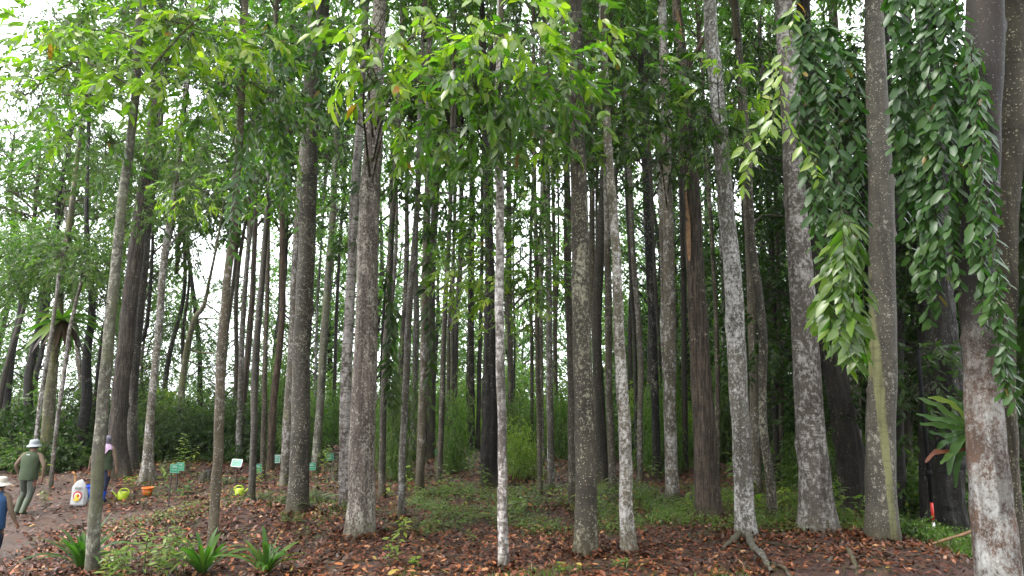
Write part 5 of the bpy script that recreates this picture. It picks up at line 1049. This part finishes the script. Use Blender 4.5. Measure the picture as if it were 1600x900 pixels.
V = np.array(V); i = np.arange(nr_ - 1)[:, None] * seg; j = np.arange(seg)[None]; j2 = (j + 1) % seg
link('sack_body', mesh_np('sack_body', V, [np.stack([i + j, i + j2, i + seg + j2, i + seg + j], -1).reshape(-1, 4), np.arange((nr_ - 1) * seg, nr_ * seg)[None], np.arange(seg)[None, ::-1]], None, True), t, sk)
def decal(name, cx, cz, rx, rz, mat, y, seg=20, a0=0, a1=2 * PI):
    th = np.linspace(a0, a1, seg); V = np.array([[cx, y, cz]] + [[cx + math.cos(a) * rx, y + .012 * abs(math.cos(a)), cz + math.sin(a) * rz] for a in th]); F = np.array([[0, k, k + 1] for k in range(1, seg)])
    return link(name, mesh_np(name, V, [F], None), t, mat)
pr = flat_mat('print_red', (.5, .03, .03), .5); py_ = flat_mat('print_yellow', (.75, .50, .05), .5); pk = flat_mat('print_dark', (.06, .06, .08), .5)
decal('printed_emblem', -.01, .25, .10, .11, pr, -.128); decal('printed_emblem', -.01, .24, .075, .085, wht, -.131); decal('printed_emblem', -.01, .235, .055, .06, py_, -.134); decal('printed_emblem', -.03, .16, .07, .035, py_, -.137); decal('printed_emblem', .0, .25, .03, .03, pr, -.138)
for k in range(6): boxm('lettering', .02, .003, .028, (-.075 + k * .028, -.108 + .002 * k, .43), t, pk, 0)
for k in range(5): boxm('lettering', .016, .003, .02, (-.05 + k * .024, -.114, .39), t, pk, 0)
g = put(116, 787); t = root('wooden_stake', g, 'orange brown wooden stake leaning beside the white sack', 'stake'); b = MB()
b.tube(np.array([[.02, 0, -.1], [.0, 0, .3], [-.05, .02, .72], [-.06, .02, .74]]), np.array([.025, .027, .024, .004]), 9); b.build('stake_wood', t, flat_mat('stake_wood', (.30, .14, .05), .7, .2, 12, .3))
b = MB(); b.tube(np.array([[-.05, 0, .71], [-.115, .0, .77], [-.12, 0, .775]]), np.array([.024, .022, .003]), 8); b.build('stake_stub', t, bpy.data.materials['stake_wood'])

# ------------------------------------------------------------------ people
skin = flat_mat('skin', (.25, .125, .08), .55, .06, 10, .02); tan = flat_mat('cloth_tan', (.15, .105, .07), .8, .1, 18, .2); olive = flat_mat('cloth_olive', (.04, .058, .028), .85, .12, 18, .2)
grey = flat_mat('cloth_grey_green', (.075, .085, .068), .85, .15, 14, .2); navy = flat_mat('cloth_navy', (.012, .016, .04), .8, .15, 14, .2); bluev = flat_mat('cloth_blue', (.018, .06, .15), .8, .12, 16, .2)
boot = flat_mat('boot_olive', (.07, .085, .05), .45, .15, 10, .1); hair = flat_mat('hair_black', (.012, .01, .009), .5, .2, 40, .3); eye_m = flat_mat('eye_white', (.6, .6, .58), .2, .02, 3, 0)
def skinned(name, joints, edges, parent, mats, assign, levels=2, smooth=True):
    names = list(joints); bm = bmesh.new(); vs = [bm.verts.new(joints[k][0]) for k in names]
    for a, b in edges: bm.edges.new((vs[names.index(a)], vs[names.index(b)]))
    me = bpy.data.meshes.new(name + '_rig'); bm.to_mesh(me); bm.free(); o = bpy.data.objects.new(name + '_rig', me); COL.objects.link(o)
    md = o.modifiers.new('s', 'SKIN'); md.use_smooth_shade = True; md.branch_smoothing = .6
    for i, k in enumerate(names):
        r_ = joints[k][1]; me.skin_vertices[0].data[i].radius = r_ if isinstance(r_, tuple) else (r_, r_); me.skin_vertices[0].data[i].use_root = (i == 0)
    sb = o.modifiers.new('d', 'SUBSURF'); sb.levels = levels; sb.render_levels = levels
    dg = bpy.context.evaluated_depsgraph_get(); nm = bpy.data.meshes.new_from_object(o.evaluated_get(dg)); bpy.data.objects.remove(o)
    nm.name = name
    for m_ in mats: nm.materials.append(m_)
    for p_ in nm.polygons: p_.material_index = assign(p_.center); p_.use_smooth = True
    ob = bpy.data.objects.new(name, nm); COL.objects.link(ob); ob.parent = parent; return ob
def ringloft(name, rings, parent, mat, seg=24, wr=.02, seed=0):
    """rings: (cx, cy, z, rx, ry)"""
    V = []; rr = np.random.default_rng(seed); ph = rr.uniform(0, 6, 4)
    for k, (cx, cy, z, rx, ry) in enumerate(rings):
        for j in range(seg):
            a = 2 * PI * j / seg; w_ = 1 + wr * (math.sin(4 * a + ph[0] + z * 9) + math.sin(7 * a + ph[1] - z * 13)); V.append([cx + math.cos(a) * rx * w_, cy + math.sin(a) * ry * w_, z])
    n = len(rings); i = np.arange(n - 1)[:, None] * seg; j = np.arange(seg)[None]; j2 = (j + 1) % seg
    return link(name, mesh_np(name, np.array(V), [np.stack([i + j, i + j2, i + seg + j2, i + seg + j], -1).reshape(-1, 4)], None, True), parent, mat)
def person(loc, yaw, label, H=1.62, arms=None, legs=None, lean=.0, sleeve=tan, trouser=grey, shoe=boot, stout=1.0, bootz=.34):
    t = root('person', loc, label, 'person'); t.rotation_euler.z = yaw; k = H / 1.65
    J = {}; E = []
    def j(n, x, y, z, r_): J[n] = ((x * k, (y + lean * max(0, z - .9)) * k, z * k), r_ * k if not isinstance(r_, tuple) else tuple(q * k for q in r_))
    j('pelvis', 0, 0, .92, (.15 * stout, .115 * stout)); j('waist', 0, 0, 1.06, (.14 * stout, .105 * stout)); j('chest', 0, .01, 1.25, (.155 * stout, .11 * stout)); j('upper', 0, 0, 1.36, (.11, .09)); j('neck', 0, .01, 1.43, .052); j('jaw', 0, .03, 1.49, .066); j('skull', 0, .015, 1.56, .088); j('top', 0, .01, 1.605, .06)
    E += [('pelvis', 'waist'), ('waist', 'chest'), ('chest', 'upper'), ('upper', 'neck'), ('neck', 'jaw'), ('jaw', 'skull'), ('skull', 'top')]
    arms = arms or (((-.25, -.02, 1.12), (-.27, .10, .88)), ((.25, .02, 1.12), (.27, .12, .88)))
    for si, sx in ((0, -1), (1, 1)):
        S = 'L' if si == 0 else 'R'; el, wr_ = arms[si]
        j('sh' + S, sx * .165, 0, 1.35, .062); j('el' + S, *el, .047); j('wr' + S, *wr_, .03); E += [('upper', 'sh' + S), ('sh' + S, 'el' + S), ('el' + S, 'wr' + S)]
        d = Vector(wr_) - Vector(el); d.normalize(); pc = Vector(wr_) + d * .055
        j('pm' + S, *pc, (.034, .018)); E.append(('wr' + S, 'pm' + S))
        side = d.cross(Vector((1, 0, 0))); side.normalize()
        for q, (o_, ln) in enumerate(((-.030, .062), (-.010, .074), (.011, .068), (.031, .052))):
            b0 = pc + side * o_ + d * .03; b1 = b0 + d * ln * .5; b2 = b1 + d * ln * .45 + Vector((-sx * .018, 0, 0))
            for nn, pp in (('a', b0), ('b', b1), ('c', b2)): j('f%d%s%s' % (q, nn, S), *pp, .0088)
            E += [('pm' + S, 'f%da%s' % (q, S)), ('f%da%s' % (q, S), 'f%db%s' % (q, S)), ('f%db%s' % (q, S), 'f%dc%s' % (q, S))]
        th0 = pc - side * .035 - d * .01 + Vector((-sx * .012, 0, 0)); th1 = th0 - side * .018 + d * .035
        j('t0' + S, *th0, .011); j('t1' + S, *th1, .009); E += [('pm' + S, 't0' + S), ('t0' + S, 't1' + S)]
    legs = legs or (((-.09, .10, .50), (-.10, .02, .09)), ((.09, .02, .50), (.10, -.12, .10)))
    for si, sx in ((0, -1), (1, 1)):
        S = 'L' if si == 0 else 'R'; kn, an = legs[si]
        j('hp' + S, sx * .09, 0, .86, .098 * stout); j('md' + S, *((Vector((sx * .09, 0, .86)) + Vector(kn)) / 2), .097 * stout); j('kn' + S, *kn, .075); cf = (Vector(kn) * .6 + Vector(an) * .4); j('cf' + S, cf.x, cf.y - .01, cf.z, .06); j('an' + S, *an, .045); j('to' + S, an[0] + sx * .02, an[1] + .15, an[2] - .055, (.042, .032)); j('hl' + S, an[0], an[1] - .03, an[2] - .045, .035)
        E += [('pelvis', 'hp' + S), ('hp' + S, 'md' + S), ('md' + S, 'kn' + S), ('kn' + S, 'cf' + S), ('cf' + S, 'an' + S), ('an' + S, 'to' + S), ('an' + S, 'hl' + S)]
    wl = [Vector(J['wrL'][0]), Vector(J['wrR'][0])]; shl = [Vector(J['elL'][0]), Vector(J['elR'][0])]
    def assign(c):
        z = c.z / k; v = Vector(c)
        for S in (0, 1):
            ax = (wl[S] - shl[S]).normalized()
            if (v - wl[S]).dot(ax) > -.01 and (v - wl[S]).length < .26 * k and abs(v.x) > .16 * k: return 0
        if z > 1.44: return 0
        if abs(v.x) > .17 * k and z > .8: return 1
        if z > .93: return 1
        return 3 if z < bootz else 2
    skinned('body', J, E, t, [skin, sleeve, trouser, shoe], assign)
    hd = Vector(J['skull'][0])
    for sx in (-1, 1):
        bm = bmesh.new(); bmesh.ops.create_uvsphere(bm, u_segments=8, v_segments=6, radius=1); bmesh.ops.scale(bm, vec=(.011 * k, .02 * k, .032 * k), verts=bm.verts); bmesh.ops.translate(bm, vec=hd + Vector((sx * .083, -.005, -.02)) * k, verts=bm.verts); me = bpy.data.meshes.new('ear'); bm.to_mesh(me); bm.free(); link('ear', me, t, skin, True)
        bm = bmesh.new(); bmesh.ops.create_uvsphere(bm, u_segments=8, v_segments=6, radius=.012 * k); bmesh.ops.translate(bm, vec=hd + Vector((sx * .03, .078, -.01)) * k, verts=bm.verts); me = bpy.data.meshes.new('eye'); bm.to_mesh(me); bm.free(); link('eye', me, t, eye_m, True)
    b = MB(); b.tube(np.array([hd + Vector((0, .082, 0)) * k, hd + Vector((0, .100, -.025)) * k, hd + Vector((0, .105, -.04)) * k, hd + Vector((0, .085, -.045)) * k]), np.array([.008, .012, .014, .004]) * k, 8); b.build('nose', t, skin)
    b = MB(); b.tube(np.array([hd + Vector((-.022, .083, -.07)) * k, hd + Vector((0, .09, -.068)) * k, hd + Vector((.022, .083, -.07)) * k]), np.array([.002, .006, .002]) * k, 6); b.build('mouth', t, flat_mat('lips', (.25, .09, .07), .5) if 'lips' not in bpy.data.materials else bpy.data.materials['lips'])
    return t, k, hd
def vest(t, k, mat, lean, stout=1., z0=.84, name='vest', flare=1.):
    R = [(z0, .17 * flare, .14), (.92, .175, .14), (1.02, .168, .13), (1.12, .172, .13), (1.24, .182, .135), (1.33, .18, .12), (1.385, .13, .10), (1.42, .075, .075)]
    return ringloft(name, [(0, lean * max(0, z - .9) * k, z * k, a * k * stout, b * k * stout) for z, a, b in R], t, mat, seed=3)
def hat(t, k, hd, crown_m, brim_r=.15, h=.09, tilt=0, droop=.03):
    ringloft('hat_crown', [(hd.x, hd.y, hd.z + z * k, r_ * k, r_ * k * 1.08) for z, r_ in ((.0, .102), (.035, .10), (.035 + h * .6, .092), (.035 + h * .9, .078), (.035 + h, .05), (.035 + h, .002))], t, crown_m, wr=.012)
    ringloft('hat_brim', [(hd.x, hd.y, hd.z + z * k, r_ * k, r_ * k * 1.08) for z, r_ in ((.012, .098), (.018, .10), (.0, .125), (-droop, brim_r), (-droop - .006, brim_r + .002), (-.006, .12), (.0, .098))], t, crown_m, wr=.02)
hatg = flat_mat('hat_grey', (.27, .29, .31), .8, .06, 12, .1); hatw = flat_mat('hat_cream', (.5, .45, .39), .8, .06, 12, .1)
def hairback(t, k, hd):
    ringloft('hair', [(hd.x, hd.y - .008 * k, hd.z + z * k, r_ * k, r_ * k * 1.02) for z, r_ in ((-.075, .055), (-.065, .078), (-.03, .092), (.02, .095), (.06, .08))], t, hair, wr=.02)
# grey hat, walking up the path
g = on_ground(38, 806); t, k, hd = person((g.x, g.y, g.z), .12, 'person in grey hat, olive vest and rubber boots walking up the path', H=1.70, lean=.14, stout=1.12, trouser=grey, bootz=.36,
    arms=(((-.31, .00, 1.12), (-.28, .12, .92)), ((.31, -.02, 1.11), (.29, .02, .86))), legs=(((-.13, .16, .52), (-.20, .06, .09)), ((.10, -.02, .50), (.03, -.16, .10))))
vest(t, k, olive, .14, 1.14, z0=.80, flare=1.02); hat(t, k, hd, hatg); hairback(t, k, hd)
boxm('vest_print', .07, .004, .02, (0, -.112, 1.36 * k), t, swh, 0)
for (kx, ky, ax, ay) in ((-.15, .12, -.20, .055), (.08, -.04, .03, -.165)):
    ringloft('boot_shaft', [((ax * (1 - u) + kx * u) * k, (ay * (1 - u) + ky * u - .005) * k, (.10 + .30 * u) * k, (.056 + .018 * u) * k, (.058 + .02 * u) * k) for u in np.linspace(0, 1, 5)], t, boot, wr=.03)
# lilac headscarf, partly behind the slim mossy trunk
g = on_ground(158, 785); t, k, hd = person((g.x, g.y, g.z), -.05, 'person in lilac headscarf, olive vest and dark trousers behind the slim mossy trunk', H=1.62, lean=.03, stout=1.12, trouser=navy, shoe=blu_m, bootz=.2,
    arms=(((-.33, -.03, 1.12), (-.40, .02, .90)), ((.27, .0, 1.10), (.30, .03, .86))), legs=(((-.11, .10, .50), (-.14, .04, .09)), ((.09, .0, .50), (.05, -.06, .09))))
vest(t, k, olive, .03, 1.14, z0=.80, flare=1.08); lil = flat_mat('scarf_lilac', (.36, .25, .36), .8, .2, 20, .3); scg = flat_mat('scarf_grey', (.14, .13, .17), .8, .3, 22, .2)
ringloft('scarf_hood', [(0, .02 * k, (1.40 + z) * k, a * k, b_ * k) for z, a, b_ in ((.0, .11, .10), (.05, .088, .085), (.1, .1, .1), (.16, .106, .112), (.21, .095, .10), (.245, .06, .065), (.26, .003, .003))], t, scg, wr=.02)
ringloft('scarf_cape', [(.0, (.0 - .01 * i) * k, (z) * k, a * k, b_ * k) for i, (z, a, b_) in enumerate(((1.45, .085, .085), (1.42, .13, .11), (1.37, .19, .14), (1.31, .205, .16)))], t, lil, wr=.03)
V = np.array([[-.17, -.145, 1.33], [.19, -.145, 1.33], [.03, -.158, 1.10], [.01, -.17, 1.3], [-.08, -.165, 1.22], [.11, -.163, 1.22]]) * k
link('scarf_point', mesh_np('scarf_point', V, [np.array([[0, 3, 1], [0, 4, 3], [3, 5, 1], [4, 2, 3], [3, 2, 5]])], None, True), t, lil)
ringloft('waist_band', [(0, 0, z * k, a * k, .15 * k) for z, a in ((1.0, .203), (1.03, .206), (1.05, .203))], t, flat_mat('cloth_dark_olive', (.035, .045, .028), .85), wr=.0)
for (kx, ky, ax, ay) in ((-.115, .08, -.14, .04), (.065, -.02, .05, -.06)):
    ringloft('boot_shaft', [((ax * (1 - u) + kx * u) * k, (ay * (1 - u) + ky * u) * k, (.08 + .20 * u) * k, (.055 + .012 * u) * k, (.06 + .01 * u) * k) for u in np.linspace(0, 1, 4)], t, blu_m, wr=.02)
# cream hat, cut by the edge of the picture
Yb = 12.9; p = at(-3, 757, Yb); zg = p.z - 1.56; t, k, hd = person((p.x, Yb, zg), .08, 'person in cream wide brimmed hat and blue vest at the very edge of the picture', H=1.66, lean=.10, trouser=navy,
    arms=(((-.25, .0, 1.12), (-.27, .1, .88)), ((.24, .02, 1.10), (.31, .10, .88))))
vest(t, k, bluev, .10, 1.08, z0=.78); hat(t, k, hd, hatw, brim_r=.17, h=.085); hairback(t, k, hd)

# ------------------------------------------------------------------ thin mist in the air
HAZE = 0.0002
zlo = float(ZZ.min()) - 1.0; zhi = 34.0; x0, x1, y0, y1 = gx[0] - 5, gx[-1] + 5, gy[0] - 5, gy[-1] + 5
me = bpy.data.meshes.new('haze'); bm = bmesh.new(); bmesh.ops.create_cube(bm, size=1); bmesh.ops.scale(bm, vec=(x1 - x0, y1 - y0, zhi - zlo), verts=bm.verts)
bmesh.ops.translate(bm, vec=((x0 + x1) / 2, (y0 + y1) / 2, (zhi + zlo) / 2), verts=bm.verts); bm.to_mesh(me); bm.free()
hm = bpy.data.materials.new('mist'); hm.use_nodes = True; ht = hm.node_tree; ht.nodes.clear()
ho = ht.nodes.new('ShaderNodeOutputMaterial'); hv = ht.nodes.new('ShaderNodeVolumePrincipled'); hv.inputs['Density'].default_value = HAZE; hv.inputs['Color'].default_value = (.93, .96, 1, 1); hv.inputs['Anisotropy'].default_value = .2
ht.links.new(hv.outputs[0], ho.inputs['Volume']); me.materials.append(hm); hz_ = bpy.data.objects.new('haze', me); COL.objects.link(hz_); hz_['kind'] = 'stuff'
